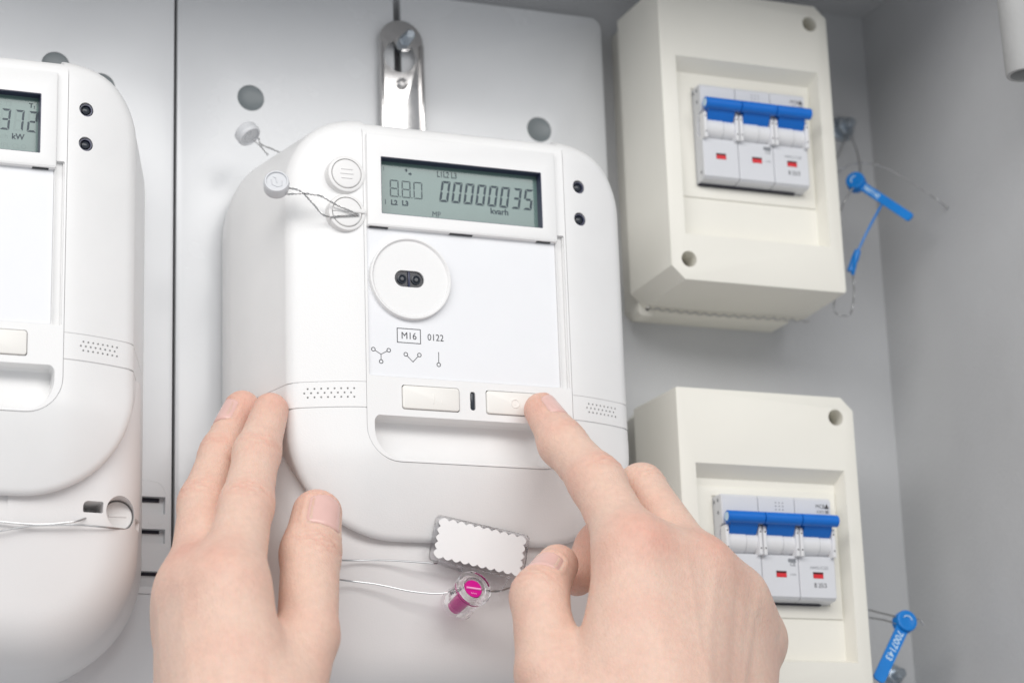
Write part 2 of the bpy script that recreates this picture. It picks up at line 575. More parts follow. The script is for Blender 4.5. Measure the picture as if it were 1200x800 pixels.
def shorten(a, c, r=0.75):
    a, c = np.array(a), np.array(c)
    u = (c - a) / np.linalg.norm(c - a)
    return tuple(a), tuple(c - u * r)
J = (-60.2, -12.0)
C3 = [(-63.4, -10.1), (-56.9, -10.1), (-60.2, -15.0)]
sym([shorten(J, c) for c in C3], C3)
C2 = [(-49.7, -11.3), (-43.9, -11.2)]
sym([shorten((-46.7, -14.3), c) for c in C2], C2)
sym([shorten((-35.6, -9.4), (-35.7, -14.7))], [(-35.7, -14.7)])

# optical port
op = [[(-47.4 + q * math.cos(a), 20.4 + q * math.sin(a), dd) for a in np.linspace(0, 6.2832, 72, endpoint=False)]
      for q, dd in ((17.4, 88.0), (17.4, 90.3), (17.15, 90.75), (16.6, 90.8), (16.2, 90.4), (15.9, 89.9))]
port = MB().loft(op, True, True).build('optical_port', 'meter', meter)
boolean(port, [MB().prism(rr(-54.2, -41.6, 16.7, 23.7, 3.4, 8), 88.4, 95).build('c', 'meter', meter)])
pw = MB().prism(rr(-54.1, -41.7, 16.8, 23.6, 3.3, 8), 88.2, 88.9).build('port_window', 'dark', port)
for cx in (-50.9, -44.9):
    lens = MB().loft([[(cx + q * math.cos(a), 20.2 + q * math.sin(a), dd) for a in np.linspace(0, 6.2832, 20, endpoint=False)] for q, dd in ((2.1, 88.8), (2.0, 89.4), (1.5, 89.5), (1.3, 89.2), (0.7, 89.8))]).build('port_lens', 'lens', port)
MB().box(-48.3, -47.5, 16.9, 23.4, 88.8, 89.7, 0.2).build('port_divider', 'navy', port)

# display bezel and liquid-crystal display
bez = MB().prism(rr(-65.6, 17.9, 41.3, 81.6, (0.8, 0.8, 1.0, 1.0)), 87.4, 91.1, 0.9).build('display_bezel', 'meter', meter)
boolean(bez, [MB().prism(rr(-59.6, 11.4, 46.9, 71.6, 0.4, 2), 80, 99).build('c', 'meter', meter),
              MB().box(-64.6, -56.5, 40.9, 41.55, 87.0, 99).build('c', 'meter', meter),
              MB().box(-29.9, -19.8, 40.9, 41.55, 87.0, 99).build('c', 'meter', meter),
              MB().box(8.7, 15.0, 40.9, 41.55, 87.0, 99).build('c', 'meter', meter)])
for a, b in ((-64.6, -56.5), (-29.9, -19.8), (8.7, 15.0)):
    MB().box(a, b, 41.1, 41.5, 88.52, 89.6).build('bezel_clip', 'dark', bez)
fr = [[(x, z, d) for x, z in rr(-59.6 + i, 11.4 - i, 46.9 + i, 71.6 - i, 0.3, 2)] for i, d in ((0.02, 90.7), (0.3, 90.7), (0.3, 84.9), (0.02, 84.9))]
MB().loft(fr, False, False).build('display_frame', 'navy', meter)
screen = MB().box(-60.2, 12.2, 45.9, 72.8, 84.0, 86.4).build('display_screen', 'lcd', meter)
SD = 86.44
SEG = {'a': 0, 'b': 1, 'c': 2, 'd': 3, 'e': 4, 'f': 5, 'g': 6}
DIG = {'0': 'abcdef', '1': 'bc', '2': 'abged', '3': 'abgcd', '5': 'afgcd', '7': 'abc', '8': 'abcdefg', '9': 'abcdfg', '-': ''}
def seven(ch, x, z, w, h, t, sl, m, parent, dot=False, mb=None, only=None, gap=0.18):
    own = mb is None
    mb = mb or MB()
    def quad(p):
        n_ = len(p)
        mb.add([(x + q[0] + sl * q[1], z + q[1], SD if m != 'ghost' else SD - 0.02) for q in p], [tuple(range(n_))])
    g = gap
    hm = h / 2
    sh = {'a': [(g, h), (t + g, h - t), (w - t - g, h - t), (w - g, h)],
          'd': [(g, 0), (w - g, 0), (w - t - g, t), (t + g, t)],
          'f': [(0, h - g), (0, hm + g), (t * .5, hm + g * .6), (t, hm + t * .5 + g), (t, h - t - g)],
          'b': [(w, h - g), (w - t, h - t - g), (w - t, hm + t * .5 + g), (w - t * .5, hm + g * .6), (w, hm + g)],
          'e': [(0, g), (t, t + g), (t, hm - t * .5 - g), (t * .5, hm - g * .6), (0, hm - g)],
          'c': [(w, g), (w, hm - g), (w - t * .5, hm - g * .6), (w - t, hm - t * .5 - g), (w - t, t + g)],
          'g': [(t * .6 + g, hm), (t + g, hm - t / 2), (w - t - g, hm - t / 2), (w - t * .6 - g, hm), (w - t - g, hm + t / 2), (t + g, hm + t / 2)]}
    for k in (only if only is not None else DIG[ch]):
        quad(sh[k])
    if dot:
        quad([(w + .3, 0), (w + .3 + t, 0), (w + .3 + t, t), (w + .3, t)])
    if own:
        return mb.build('display_digit', m, parent, smooth=False)
for i, ch in enumerate('00000035'):
    seven(ch, -32.9 + i * 5.32, 56.0, 3.95, 9.3, 1.0, 0.155, 'seg', screen)
for i, ch in enumerate('880'):
    seven(ch, -54.3 + i * 5.15, 56.2, 3.85, 7.4, 0.5, 0.0, 'segthin', screen, dot=i < 2)
text('1', -57.1, 52.7, SD, 2.1, 'seg', screen, bold=0.0)
text('L2', -54.0, 52.75, SD, 2.0, 'seg', screen, bold=0.13)
text('L3', -49.2, 52.85, SD, 2.0, 'seg', screen, bold=0.13)
text('kvarh', -10.3, 52.9, SD, 2.5, 'seg', screen, bold=0.1)
text('MP', -36.2, 49.2, SD, 2.3, 'seg', screen, sx=0.9)
text('L1L2 L3', -33.6, 66.8, SD, 2.5, 'segthin', screen, sx=0.75, bold=0.06)
text('1', -57.4, 67.2, SD, 2.0, 'segthin', screen, sx=0.7)
for ax, az, up_ in ((-47.0, 68.4, 1), (-45.4, 66.9, 0)):
    mb = MB()
    if up_:
        mb.add([(ax - .8, az - .2, SD), (ax + .8, az - .2, SD), (ax, az + .8, SD)], [(0, 1, 2)]).add([(ax - .35, az - .7, SD), (ax + .35, az - .7, SD), (ax + .35, az - .2, SD), (ax - .35, az - .2, SD)], [(0, 1, 2, 3)])
    else:
        mb.add([(ax + .1, az - .8, SD), (ax + .9, az, SD), (ax + .1, az + .8, SD)], [(0, 1, 2)]).add([(ax - .7, az - .35, SD), (ax + .1, az - .35, SD), (ax + .1, az + .35, SD), (ax - .7, az + .35, SD)], [(0, 1, 2, 3)])
    mb.build('display_arrow', 'seg', screen, smooth=False)

# screw caps on the left wing
for k, z in enumerate((62.9, 46.4)):
    cx = -74.0
    cd = base_d(cx - MX, z)
    cr = [[(cx + q * math.cos(a), z + q * math.sin(a), cd + dd) for a in np.linspace(0, 6.2832, 56, endpoint=False)]
          for q, dd in ((8.1, -3.5), (7.9, 1.1), (7.6, 1.7), (7.0, 1.9), (6.45, 1.9), (6.4, 0.6))]
    cap = MB().loft(cr, True, True).build('screw_cap', 'cap', meter)
    pl = [[(cx + q * math.cos(a), z + q * math.sin(a), cd + dd) for a in np.linspace(0, 6.2832, 48, endpoint=False)] for q, dd in ((6.1, 0.0), (6.1, 1.8), (5.8, 2.1), (5.0, 2.2))]
    cd2 = MB().loft(pl).build('cap_disc', 'cap', cap)
    if k == 0:
        for q, w_ in ((1.9, 2.5), (0, 2.8), (-1.9, 2.4)):
            MB().prism(rr(cx - w_, cx + w_, z + q - .3, z + q + .3, .25, 3), cd + 2.1, cd + 2.5, 0.12).build('raised_bar', 'cap', cap)
    else:
        MB().prism(rr(cx - 6.3, cx + 7.6, z - .1, z + 1.6, .3, 3), cd + 1.6, cd + 2.6, 0.25).build('raised_bar', 'cap', cap)

# terminal cover
def term_d(x, z):
    d = 77.6 - 4.5 * (x / 82.0) ** 2
    if z < -78:
        d -= 11.0 * ((-78 - z) / 70.0) ** 1.25
    return d
rings = []
for s in (55, 50, 45, 40, 36, 32, 29, 26, 23, 20, 17, 14.5, 12, 10, 8, 6.4, 5, 3.8, 2.8, 1.9, 1.2, 0.6, 0.2, 0):
    out = rr(-82.0 + s, 82.0 - s, -148.0 + s, -34.9, (max(46 - s, .05), max(46 - s, .05), .04, .04), 16, 26)
    rings.append([(x + MX, z, term_d(x, z) - fil(s, 20.0)) for x, z in out])
pd = [d for x, z, d in rings[-1]]
for t in (0.35, 0.7, 1.0):
    hl, hw = 82.0 + 3.9 * t, 82.0 + 6.5 * t
    out = rr(-hl, hw, -148.0 - 3 * t, -34.9, (46 + 3 * t, 46 + 3 * t, .04, .04), 16, 26)
    rings.append([(x + MX, z, pd[i] * (1 - t) + 30 * t) for i, (x, z) in enumerate(out)])
rings.append([(x + (2.4 if x < MX else 0), z, 12.6) for x, z, d in rings[-1]])
term = MB().loft(rings).build('terminal_cover', 'terminal', meter)
tx, tz = 71.4 + MX, -89.0
boolean(term, [MB().prism(disc(tx, tz, 6.4, 36), 60.2, 90).build('c', 'meter', meter),
               MB().prism(rr(tx - 15.5, tx - 7.6, tz - 1.2, tz + 3.2, (0.6, 0.6, .6, 2.0), 4), 58, 90).build('c', 'slot', meter),
               MB().box(tx + 7.0, tx + 20, tz - 4.6, tz - 0.6, 56, 90).build('c', 'meter', meter)])
ts = MB().loft([[(tx + q * math.cos(a), tz + q * math.sin(a), dd) for a in np.linspace(0, 6.2832, 40, endpoint=False)] for q, dd in ((5.9, 58), (5.9, 63.2), (5.5, 63.8), (4.6, 64.0))]).build('cover_screw', 'cap', meter)
MB().box(tx - 3.6, tx + 3.4, tz - 0.5, tz + 0.5, 63.6, 64.35, 0.15).build('screw_bar', 'cap', ts)

# the second meter: a copy with another reading
left = copy_tree(meter, None, skip=('display_digit', 'lettering', 'unlit_segments', 'display_arrow', 'label_panel', 'raised_bar', 'raised_ring'))
left.location = meter.location + W(DXL, DZL, 0)
left['label'] = 'white electricity meter at the picture edge with a reading ending 372 kW'
left['label'] = 'white electricity meter whose display reading ends in 372 kW, untouched by the hands'
ORG[left.name] = meter.location.copy()
lscreen = [c for c in left.children if c.name.startswith('display_screen')][0]
llab = MB().prism(wm(rr(-43.0, 39.4, -20.9, 44, 0.8)), 88.1, 88.5).build('label_panel', 'label', left)
for i, ch in enumerate('00000372'):
    seven(ch, 6.7 - (7 - i) * 5.25, 56.8, 3.75, 8.8, 0.85, 0.08, 'seg', lscreen)
gh = MB()
for i, ch in enumerate('00000372'):
    seven(ch, 6.7 - (7 - i) * 5.25, 56.8, 3.75, 8.8, 0.85, 0.08, 'ghost', None, mb=gh, only=[k for k in 'abcdefg' if k not in DIG[ch]])
gh.build('unlit_segments', 'ghost', lscreen, smooth=False)
text('kW', 1.0, 53.4, SD, 2.2, 'seg', lscreen, bold=0.1)
text('varh', -5.5, 53.4, SD, 2.0, 'ghost', lscreen)
text('MPL CLO', -4.5, 49.6, SD, 1.9, 'ghost', lscreen)
text('T', 7.4, 66.9, SD, 1.9, 'seg', lscreen, bold=0.05)
text('1', 9.1, 66.7, SD, 1.2, 'seg', lscreen, bold=0.05)
text('T2 T3', -6.0, 66.9, SD, 1.9, 'ghost', lscreen)

# ------------------------------------------------------------------ hanging bracket above the meter
bk = thing('hanging_bracket', (-23, 100, 12), 'polished steel hanging strap with round hole behind the top of the meter', 'bracket')
bx0, bx1 = -33.2, -12.4
out = [(bx0, 85), (bx1, 85)] + [(-22.8 + 10.4 * math.cos(a), 158.2 + 10.4 * math.sin(a)) for a in np.linspace(0, math.pi, 24)]
strap = MB().prism(out, 12.6, 14.6, 0.35).build('strap', 'steel', bk)
boolean(strap, [MB().prism(disc(-23.6, 150.6, 7.6, 40), 5, 30).build('c', 'steel', bk)])
for x0, x1 in ((bx0 + .1, bx0 + 1.7), (bx1 - 1.7, bx1 - .1)):
    MB().box(x0, x1, 85, 157, 14.4, 15.9, 0.35).build('folded_edge', 'steel', bk)
sc = MB().loft([[(-23.0 + q * math.cos(a), 137.4 + q * math.sin(a), dd) for a in np.linspace(0, 6.2832, 20, endpoint=False)] for q, dd in ((2.7, 14), (2.6, 15.6), (1.9, 16.1), (1.5, 16.0), (1.3, 15.0))]).build('rivet', 'steel', bk)
bolt = thing('bolt', (-22, 160, 10), 'zinc bolt through the top of the polished hanging strap', 'bolt')
BC = (-22.0, 157.6)
hexo = [(BC[0] + 3.1 * math.cos(a), BC[1] + 3.1 * math.sin(a)) for a in np.linspace(0, 6.2832, 6, endpoint=False)]
MB().prism(hexo, 15.4, 18.4, 0.5).build('nut', 'zinc', bolt, sharp=20)
MB().tube([(BC[0], BC[1], 8), (BC[0], BC[1], 20), (BC[0], BC[1], 25), (BC[0], BC[1], 25.6)], [2.2, 2.2, 2.2, 1.7], 16).build('threaded_shank', 'zinc', bolt)
for k in range(6):
    MB().tube([(BC[0] + 2.22 * math.cos(a), BC[1] + 2.22 * math.sin(a), 18.9 + k * 1.0 + a / 6.2832) for a in np.linspace(0, 6.2832, 20)], 0.22, 5).build('thread_turn', 'zinc', bolt)
MB().loft([[(BC[0] + q * math.cos(a), BC[1] + q * math.sin(a), dd) for a in np.linspace(0, 6.2832, 28, endpoint=False)] for q, dd in ((4.3, 14.65), (4.3, 15.3), (3.0, 15.4))]).build('washer', 'steel', bolt)

# ------------------------------------------------------------------ breaker enclosures
def oct_out(g=0.0):
    c = 6.2
    return [(91.6, 40.6 + g), (172.6 - g - 1.0, 40.6 + g), (172.6 - g, 41.6 + g), (172.6 - g, 175.0), (166.6, 181.0 - g), (86.0 + g, 181.0 - g), (85.2 + g, 180.2 - g), (85.2 + g, 46.8)]
enc = thing('breaker_enclosure', (129, 37, 0), 'cream plastic breaker enclosure with a wire running along its underside, above the other enclosure', 'enclosure', 'breaker enclosures')
def scale_out(out, hw, b, t):
    return [(128.9 + (x - 128.9) * hw / 43.7, b + (z - 40.6) * (t - b) / 140.4) for x, z in out]
oo = oct_out()
cover = MB().loft([[(x, z, 17) for x, z in scale_out(oo, 44.3, 39.8, 181.8)], [(x, z, 59.2) for x, z in oo], [(x, z, 59.8) for x, z in oct_out(0.25)], [(x, z, 60) for x, z in oct_out(0.8)]]).build('cover', 'box', enc, sharp=25)
rec = MB().loft([[(x, z, 53.4) for x, z in ((94.6, 64.0), (163.6, 64.0), (163.6, 142.2), (94.6, 142.2))], [(x, z, 60.01) for x, z in ((92.8, 62.2), (165.8, 62.2), (165.8, 147.4), (92.8, 147.4))], [(x, z, 64) for x, z in ((92.8, 62.2), (165.8, 62.2), (165.8, 147.4), (92.8, 147.4))]]).build('c', 'box', enc)
cuts = [rec]
for x, z in ((163.4, 171.5), (93.9, 50.3)):
    cuts.append(MB().prism(disc(x, z, 3.7, 28), 48, 70).build('c', 'box', enc))
boolean(cover, cuts, sharp=25)
BX0, BX1, BZ0, BZ1 = 103.0, 156.6, 88.0, 134.0
flap = MB().box(95.2, 163.2, 82.0, 138.6, 53.0, 54.2, 0.35).build('window_flap', 'box', enc)
boolean(flap, [MB().box(BX0 - .5, BX1 + .5, BZ0 - .6, BZ1 + .6, 50, 60).build('c', 'box', enc)])
base = MB().prism([(92, 38.4), (165, 38.4), (168.5, 41.8), (168.5, 180), (165, 183.2), (92, 183.2), (88.8, 180), (88.8, 41.8)], 0.05, 16.8, 0.4).build('back_box', 'box', enc)
lug = MB().prism(rr(88.4, 96.5, 36.4, 43.6, 2.2), 8, 16.9, 0.4).build('screw_lug', 'box', enc)
MB().prism(disc(92.6, 39.6, 0.9, 14), 16.9, 17.1).build('lug_hole', 'slot', lug)
for x, z in ((163.4, 171.5), (93.9, 50.3)):
    MB().prism(disc(x, z, 2.6, 20), 47, 50.5, 0.4).build('cover_screw', 'box', enc)

# three-pole breaker; front = centre nose profile pulled across each pole
brk = thing('circuit_breaker', (129.8, 88, 53), 'three-pole circuit breaker with blue toggle in the enclosure with the underside wire', 'circuit breaker', 'three-pole circuit breakers')
PW = (BX1 - BX0) / 3
for k in range(3):
    x0, x1 = BX0 + k * PW, BX0 + (k + 1) * PW
    g = 0.12
    nose = [(45, BZ0 + 0.3), (53, BZ0), (60.6, BZ0 + 0.9), (62, BZ0 + 2.0), (62, 107.8), (59.5, 108.6), (57.6, 111), (57.6, 117), (59.5, 120), (62, 121), (62, BZ1 - 1.2), (61, BZ1), (45, BZ1)]
    rings = []
    for x, q in ((x0 + g, 0.35), (x0 + g + .35, 0), (x1 - g - .35, 0), (x1 - g, 0.35)):
        rings.append([(x, z + (q if z < 95 else -q if z > 130 else 0), d - (q if d > 57 else 0)) for d, z in nose])
    pole = MB().loft(rings).build('pole', 'breaker', brk, sharp=25)
    # rotor: white half drum in the hollow
    for a0, a1, r_ in ((x0 + 1.2, x0 + PW * .58, 5.2), (x0 + PW * .58 + .15, x1 - 1.2, 4.9)):
        rg = [[(x, 113.6 + q * math.sin(a), 58.6 + q * math.cos(a)) for a in np.linspace(0, 6.2832, 28, endpoint=False)] for x, q in ((a0, r_ - .3), (a0 + .3, r_), (a1 - .3, r_), (a1, r_ - .3))]
        MB().loft(rg).build('rotor', 'rotor', brk)
    # red contact window
    rx = (109.4, 127.5, 145.4)[k]
    wnd = MB().box(rx, rx + 5.0, 98.3, 101.1, 61.6, 62.04).build('indicator_window', 'redshade', pole, smooth=False)
    MB().box(rx + .12, rx + 4.9, 98.35, 100.15, 61.6, 62.09).build('indicator_flag', 'red', pole, smooth=False)
    # tie bracket between the toggles
for xb in (103.9, 119.7, 121.9, 137.6, 139.7, 155.4):
    MB().prism([(xb - .8, 107.4), (xb + .8, 107.4), (xb + .8, 119.2), (xb + .4, 120.0), (xb - .4, 120.0), (xb - .8, 119.2)], 60, 64.6, 0.3).build('tie_bracket', 'rotor', brk)
    for zz in (110.2, 117.4):
        MB().prism(disc(xb, zz, 0.38, 10), 64.5, 64.66).build('bracket_pin', 'ink', brk)
for k in range(3):
    a, b = (102.7, 120.6, 138.5)[k], (120.3, 138.2, 156.3)[k]
    tg = MB()
    rg = [[(x, 122.9 + q * math.sin(t), 67.0 + q * math.cos(t)) for t in np.linspace(0, 6.2832, 24, endpoint=False)] for x, q in ((a, 2.3), (a + .25, 2.65), (b - .25, 2.65), (b, 2.3))]
    tg.loft(rg)
    o = tg.build('toggle', 'blue', brk)
    lever = [(59.5, 114.5), (63.9, 116.6), (66.3, 120.6), (65.2, 124.0), (59.5, 121.5)]
    MB().loft([[(x, z, d) for d, z in lever] for x in (a + 2.2, a + 2.5, b - 2.5, b - 2.2)]).build('toggle_lever', 'blue', o)
    if k == 0:
        MB().loft([[(a - dx, 122.9 + q * math.sin(t), 67.0 + q * math.cos(t)) for t in np.linspace(0, 6.2832, 24, endpoint=False)] for dx, q in ((0.02, 1.9), (-0.6, 1.8))], True, False).build('toggle_end', 'sealtext', o)
BD = 62.06
def btext(body, x, z, size, m='ink', bold=0.0, sx=1.0):
    return text(body, x, z, BD, size, m, brk, bold=bold, sx=sx)
M['greyink'] = mat('grey_ink', (0.22, 0.23, 0.25), 0.5)
btext('MCB', 148.9, 129.4, 1.7, sx=0.9)
btext('6000', 149.2, 127.3, 1.3, 'greyink')
MB().add([(153.2, 129.3, BD), (155.6, 129.3, BD), (154.4, 131.6, BD)], [(0, 1, 2)]).build('printed_triangle', 'ink', brk, smooth=False)
MB().box(153.5, 155.3, 127.2, 128.6, 62.0, BD).build('printed_mark', 'greyink', brk, smooth=False)
btext('HNML1C225', 144.2, 102.4, 1.25, 'greyink', 0.0, 0.88)
btext('B 25/3', 145.6, 94.4, 1.9, bold=0.015, sx=0.85)
btext('CE', 134.4, 103.4, 1.5, 'greyink', 0.05)
MB().box(133.6, 137.4, 105.0, 106.6, 62.0, BD).build('printed_mark', 'greyink', brk, smooth=False)
btext('I-ON', 134.2, 99.2, 0.9, 'greyink')
for i in range(3):
    for j in range(3):
        MB().prism(disc(129.3 + i * 1.7, 128.0 + j * 1.5, 0.32, 8), 62.0, BD + .02).build('vent_dot', 'greyink', brk)
for z in (130.8, 92.0):
    MB().prism([(0, 0), (1, 0), (1, 1), (0, 1)], 0, 0.01)
for d_, z in ((55.2, 131.4), (58.6, 131.6), (58.4, 126.2), (59.0, 92.2)):
    MB().loft([[(102.99 + (0.16 if e else -0.05), z + .8 * math.sin(a), d_ + .6 * math.cos(a)) for a in np.linspace(0, 6.2832, 14, endpoint=False)] for e in (1, 0)]).build('side_rivet', 'greyink', brk)
MB().box(BX0 + .3, BX1 - 5, BZ0 - .55, BZ0 - .05, 50, 56).build('painted_gap_shadow', 'slot', brk)  # near-black strip painting in the shade below the breaker

enc2 = copy_tree(enc)
enc2.location = enc.location + W(-1.4, -189.5, 0)
enc2['label'] = 'cream plastic breaker enclosure beside the right hand, below the other enclosure'
brk2 = copy_tree(brk)
brk2.location = brk.location + W(-1.4, -189.6, 0)
brk2['label'] = 'three-pole circuit breaker with blue toggle, partly hidden by the pointing hand'

# wire along the underside of the upper enclosure
uw = MB()
P = []
for k in range(120):
    t = k / 119
    P.append((90.5 + 83 * t, 38.9 + 0.22 * math.sin(k * 0.9) - 0.7 * t, 20.5 + 0.8 * math.sin(k * .9 + .6) - 1.5 * math.sin(t * 5)))
uw.tube(P, 0.33, 6)
tag(uw.build('sealing_wire', 'wire'), 'wavy steel sealing wire running along the underside of the upper enclosure', 'wire')

# conduit end hanging at the top right
cd_ = 165
cx_ = 206.4
cz_ = 109.5
pip = MB()
n = 40
def cring(x, z, d, r): return [(x + r * math.cos(a), z, d + r * math.sin(a)) for a in np.linspace(0, 6.2832, n, endpoint=False)]
pip.loft([cring(cx_ - 2.0, ROOF, cd_, 8.4), cring(cx_, cz_ + 1, cd_, 8.4), cring(cx_, cz_, cd_, 8.1), cring(cx_, cz_, cd_, 6.6), cring(cx_, cz_ + 1, cd_, 6.4), cring(cx_ - 1.0, cz_ + 40, cd_, 6.4)], True, True)
tag(pip.build('conduit', 'pipe'), 'grey open-ended conduit pipe hanging from the cabinet ceiling', 'pipe')

# ------------------------------------------------------------------ round seals on the main meter
def disc_seal(name, c, nrm, r, h, label, wires, org):
    t = thing(name, org, label, 'seal', 'round wire seals')
    c, nrm = np.array(c, float), np.array(nrm, float)
    nrm /= np.linalg.norm(nrm)
    a = np.cross(nrm, [0.1, 1, 0.2]); a /= np.linalg.norm(a)
    b = np.cross(nrm, a)
    def ring(q, hh): return [tuple(c + nrm * hh + q * (math.cos(s) * a + math.sin(s) * b)) for s in np.linspace(0, 6.2832, 36, endpoint=False)]
    MB().loft([ring(r * .9, -h), ring(r, -h * .8), ring(r * 1.0, -h * .15), ring(r * 1.04, 0), ring(r * 1.0, h * .35), ring(r * .93, h * .5), ring(r * .84, h * .5), ring(r * .8, h * .32)]).build('seal_body', 'sealwhite', t)
    mark = MB()
    for p0, p1 in (((-.45, .3), (-.1, .45)), ((-.1, .45), (.3, .3)), ((.3, .3), (.45, -.15)), ((-.45, .3), (-.4, -.2)), ((-.05, .1), (.12, -.35)), ((.12, -.35), (.35, -.4))):
        mark.tube([c + nrm * h * .34 + r * (p[0] * a + p[1] * b) for p in (p0, p1)], 0.22, 6)
    mark.build('embossed_mark', 'sealwhite', t)
    for k, w in enumerate(wires):
        twisted(MB(), w, 0.18, 0.27, 3.0).build('seal_wire', 'wire', t)
    return t
c1 = (-104.4, 54.6, 93.0)
disc_seal('wire_seal', c1, (-0.25, 0.22, 1.0), 5.1, 4.2, 'small grey round seal wired to the screw cap on the meter wing',
          [[(-99.9, 53.6, 92.0), (-94.3, 52.5, 92.5), (-89.2, 48.1, 92.0), (-83.5, 43.7, 90.5), (-76.1, 44.2, 91.0), (-69.2, 45.2, 91.0)],
           [(-100.2, 50.7, 92.0), (-93.1, 51.4, 93.0), (-85.9, 51.0, 93.0), (-79.4, 48.1, 92.6), (-69.3, 45.2, 91.2)]], (c1[0], c1[1], 80))
c2 = (-101.0, 96.0, 38.0)
disc_seal('wire_seal', c2, (0.45, -0.80, 0.42), 5.2, 3.2, 'small grey round seal tilted on its wire behind the meter shoulder',
          [[(-98.8, 93.9, 38.0), (-95.8, 91.5, 38.0), (-91.8, 88.4, 36.0)], [(-96.5, 95.3, 38.0), (-95.4, 92.3, 38.0), (-88.8, 91.0, 36.0), (-83.4, 90.3, 33.0)]], (c2[0], c2[1], 30))

# ------------------------------------------------------------------ sticker seal with magenta rotor
ss = thing('sticker_seal', (-19.6, -94.7, 84.0), 'clear plastic seal with white scalloped sticker and magenta core, wired below the door', 'seal')
qc = [np.array((-40.2, -93.7, 84.0)), np.array((-0.4, -100.9, 84.0)), np.array((4.0, -83.0, 84.0)), np.array((-36.5, -75.3, 84.0))]
nq = np.cross(qc[1] - qc[0], qc[3] - qc[0]); nq /= np.linalg.norm(nq)
if nq[2] < 0: nq = -nq
ux = (qc[1] - qc[0]); LX = np.linalg.norm(ux); ux = ux / LX
uy = np.cross(nq, ux); LY = (qc[3] - qc[0]) @ uy; SK = (qc[3] - qc[0]) @ ux
def Q(u, v, h=0.0): return tuple(qc[0] + ux * (u * LX + v * SK) + uy * v * LY + nq * h)
def qprism(out, h0, h1): return MB().loft([[Q(u, v, h0) for u, v in out], [Q(u, v, h1) for u, v in out]])
ro = [(x / 36.0, z / 18.0) for x, z in rr(0, 36, 0, 18, 1.6, 5)]
holder = qprism(ro, -1.5, 0).build('clear_holder', 'clear', ss)
sc_ = []
NX_, NY_ = 10, 5
x0, x1, z0, z1 = 0.045, 0.955, 0.09, 0.93
def edge(a, b, n_, dx, dz, amp):
    for i in range(n_ * 6):
        t = i / (n_ * 6)
        w = amp * (abs(math.sin(t * n_ * math.pi)) - 0.5)
        sc_.append((a[0] + (b[0] - a[0]) * t + dx * w / 36, a[1] + (b[1] - a[1]) * t + dz * w / 18))
edge((x0, z0), (x1, z0), NX_, 0, -1, 1.0); edge((x1, z0), (x1, z1), NY_, 1, 0, 1.0); edge((x1, z1), (x0, z1), NX_, 0, 1, 1.0); edge((x0, z1), (x0, z0), NY_, -1, 0, 1.0)
qprism(sc_, 0.03, 0.15).build('scalloped_sticker', 'sticker', ss, smooth=False)
# bracket joining the holder to the rotor housing
f0, f1 = np.array((-26.3, -106.8, 97.0)), np.array((-28.1, -111.3, 81.0))
MB().tube([Q(0.10, 0.0, -1.2), Q(0.36, -.05, -1.2)], 0.8, 8).build('holder_rib', 'clear', ss)
MB().loft([[Q(0.30, 0.02, h) , Q(0.86, 0.02, h), Q(0.80, -0.32, h), Q(0.42, -0.36, h)] for h in (-1.6, -0.4)]).build('holder_neck', 'clear', ss)
ax = f0 - f1; AL = np.linalg.norm(ax); ax /= AL
pa = np.cross(ax, [0, 1, 0.1]); pa /= np.linalg.norm(pa); pb = np.cross(ax, pa)
def R3(q, t): return [tuple(f1 + ax * t + q * (math.cos(s) * pa + math.sin(s) * pb)) for s in np.linspace(0, 6.2832, 40, endpoint=False)]
MB().loft([R3(6.6, 0), R3(7.0, .4), R3(7.0, 1.4), R3(6.4, 1.6), R3(6.1, AL - 2.6), R3(7.3, AL - 2.2), R3(7.3, AL - .4), R3(6.9, AL), R3(4.5, AL), R3(4.3, AL - 1.0), R3(4.6, 1.5), R3(4.4, 0.8), R3(4.4, 0.0)], False, False).build('rotor_housing', 'clear', ss)
core = MB().loft([R3(3.9, 0.6), R3(3.9, AL - 1.4), R3(3.6, AL - 0.9), R3(2.9, AL - 0.9)]).build('magenta_core', 'pink', ss)
cb = [f1 + ax * (AL - 0.75)]
hx = np.array([1.0, -0.06, 0.0]); hx -= ax * (hx @ ax); hx /= np.linalg.norm(hx)
MB().tube([cb[0] - hx * 3.1, cb[0] + hx * 3.1], 0.42, 8).build('core_bar', 'pinklight', core)
hz = np.cross(ax, hx)
if hz[1] < 0: hz = -hz
for k in range(3):
    MB().tube([cb[0] - hz * 1.9 + hx * (k * .9 - 1.2), cb[0] - hz * 2.4 + hx * (k * .9 - .7)], 0.16, 6).build('core_mark', 'pinklight', core)
MB().tube(resample(spline([(-103.0, -96.5, 92.0), (-74.7, -94.2, 78.0), (-57.1, -93.5, 78.0), (-40.6, -94.7, 82.0), (-36.3, -94.9, 82.0)], 10), 1.0), 0.36, 7).build('seal_wire', 'wire', ss)
MB().tube(resample(spline([(-103.1, -101.8, 92.0), (-74.8, -102.0, 78.0), (-60.8, -103.2, 78.0), (-47.5, -106.0, 80.5), (-37.3, -106.9, 82.0), (-29.8, -106.7, 86.0)], 10), 1.0), 0.36, 7).build('seal_wire', 'wire', ss)
twisted(MB(), [(-32.3, -107.3, 87.0), (-30.2, -106.7, 90.0), (-27.6, -106.0, 92.0)], 0.32, 0.55, 3.0).build('seal_wire', 'wire', ss)
MB().tube(resample(spline([(-20.0, -106.1, 84.0), (-10.1, -105.1, 82.0), (-1.9, -102.4, 80.0), (12.1, -99.5, 78.0)], 10), 1.0), 0.36, 7).build('seal_wire', 'wire', ss)

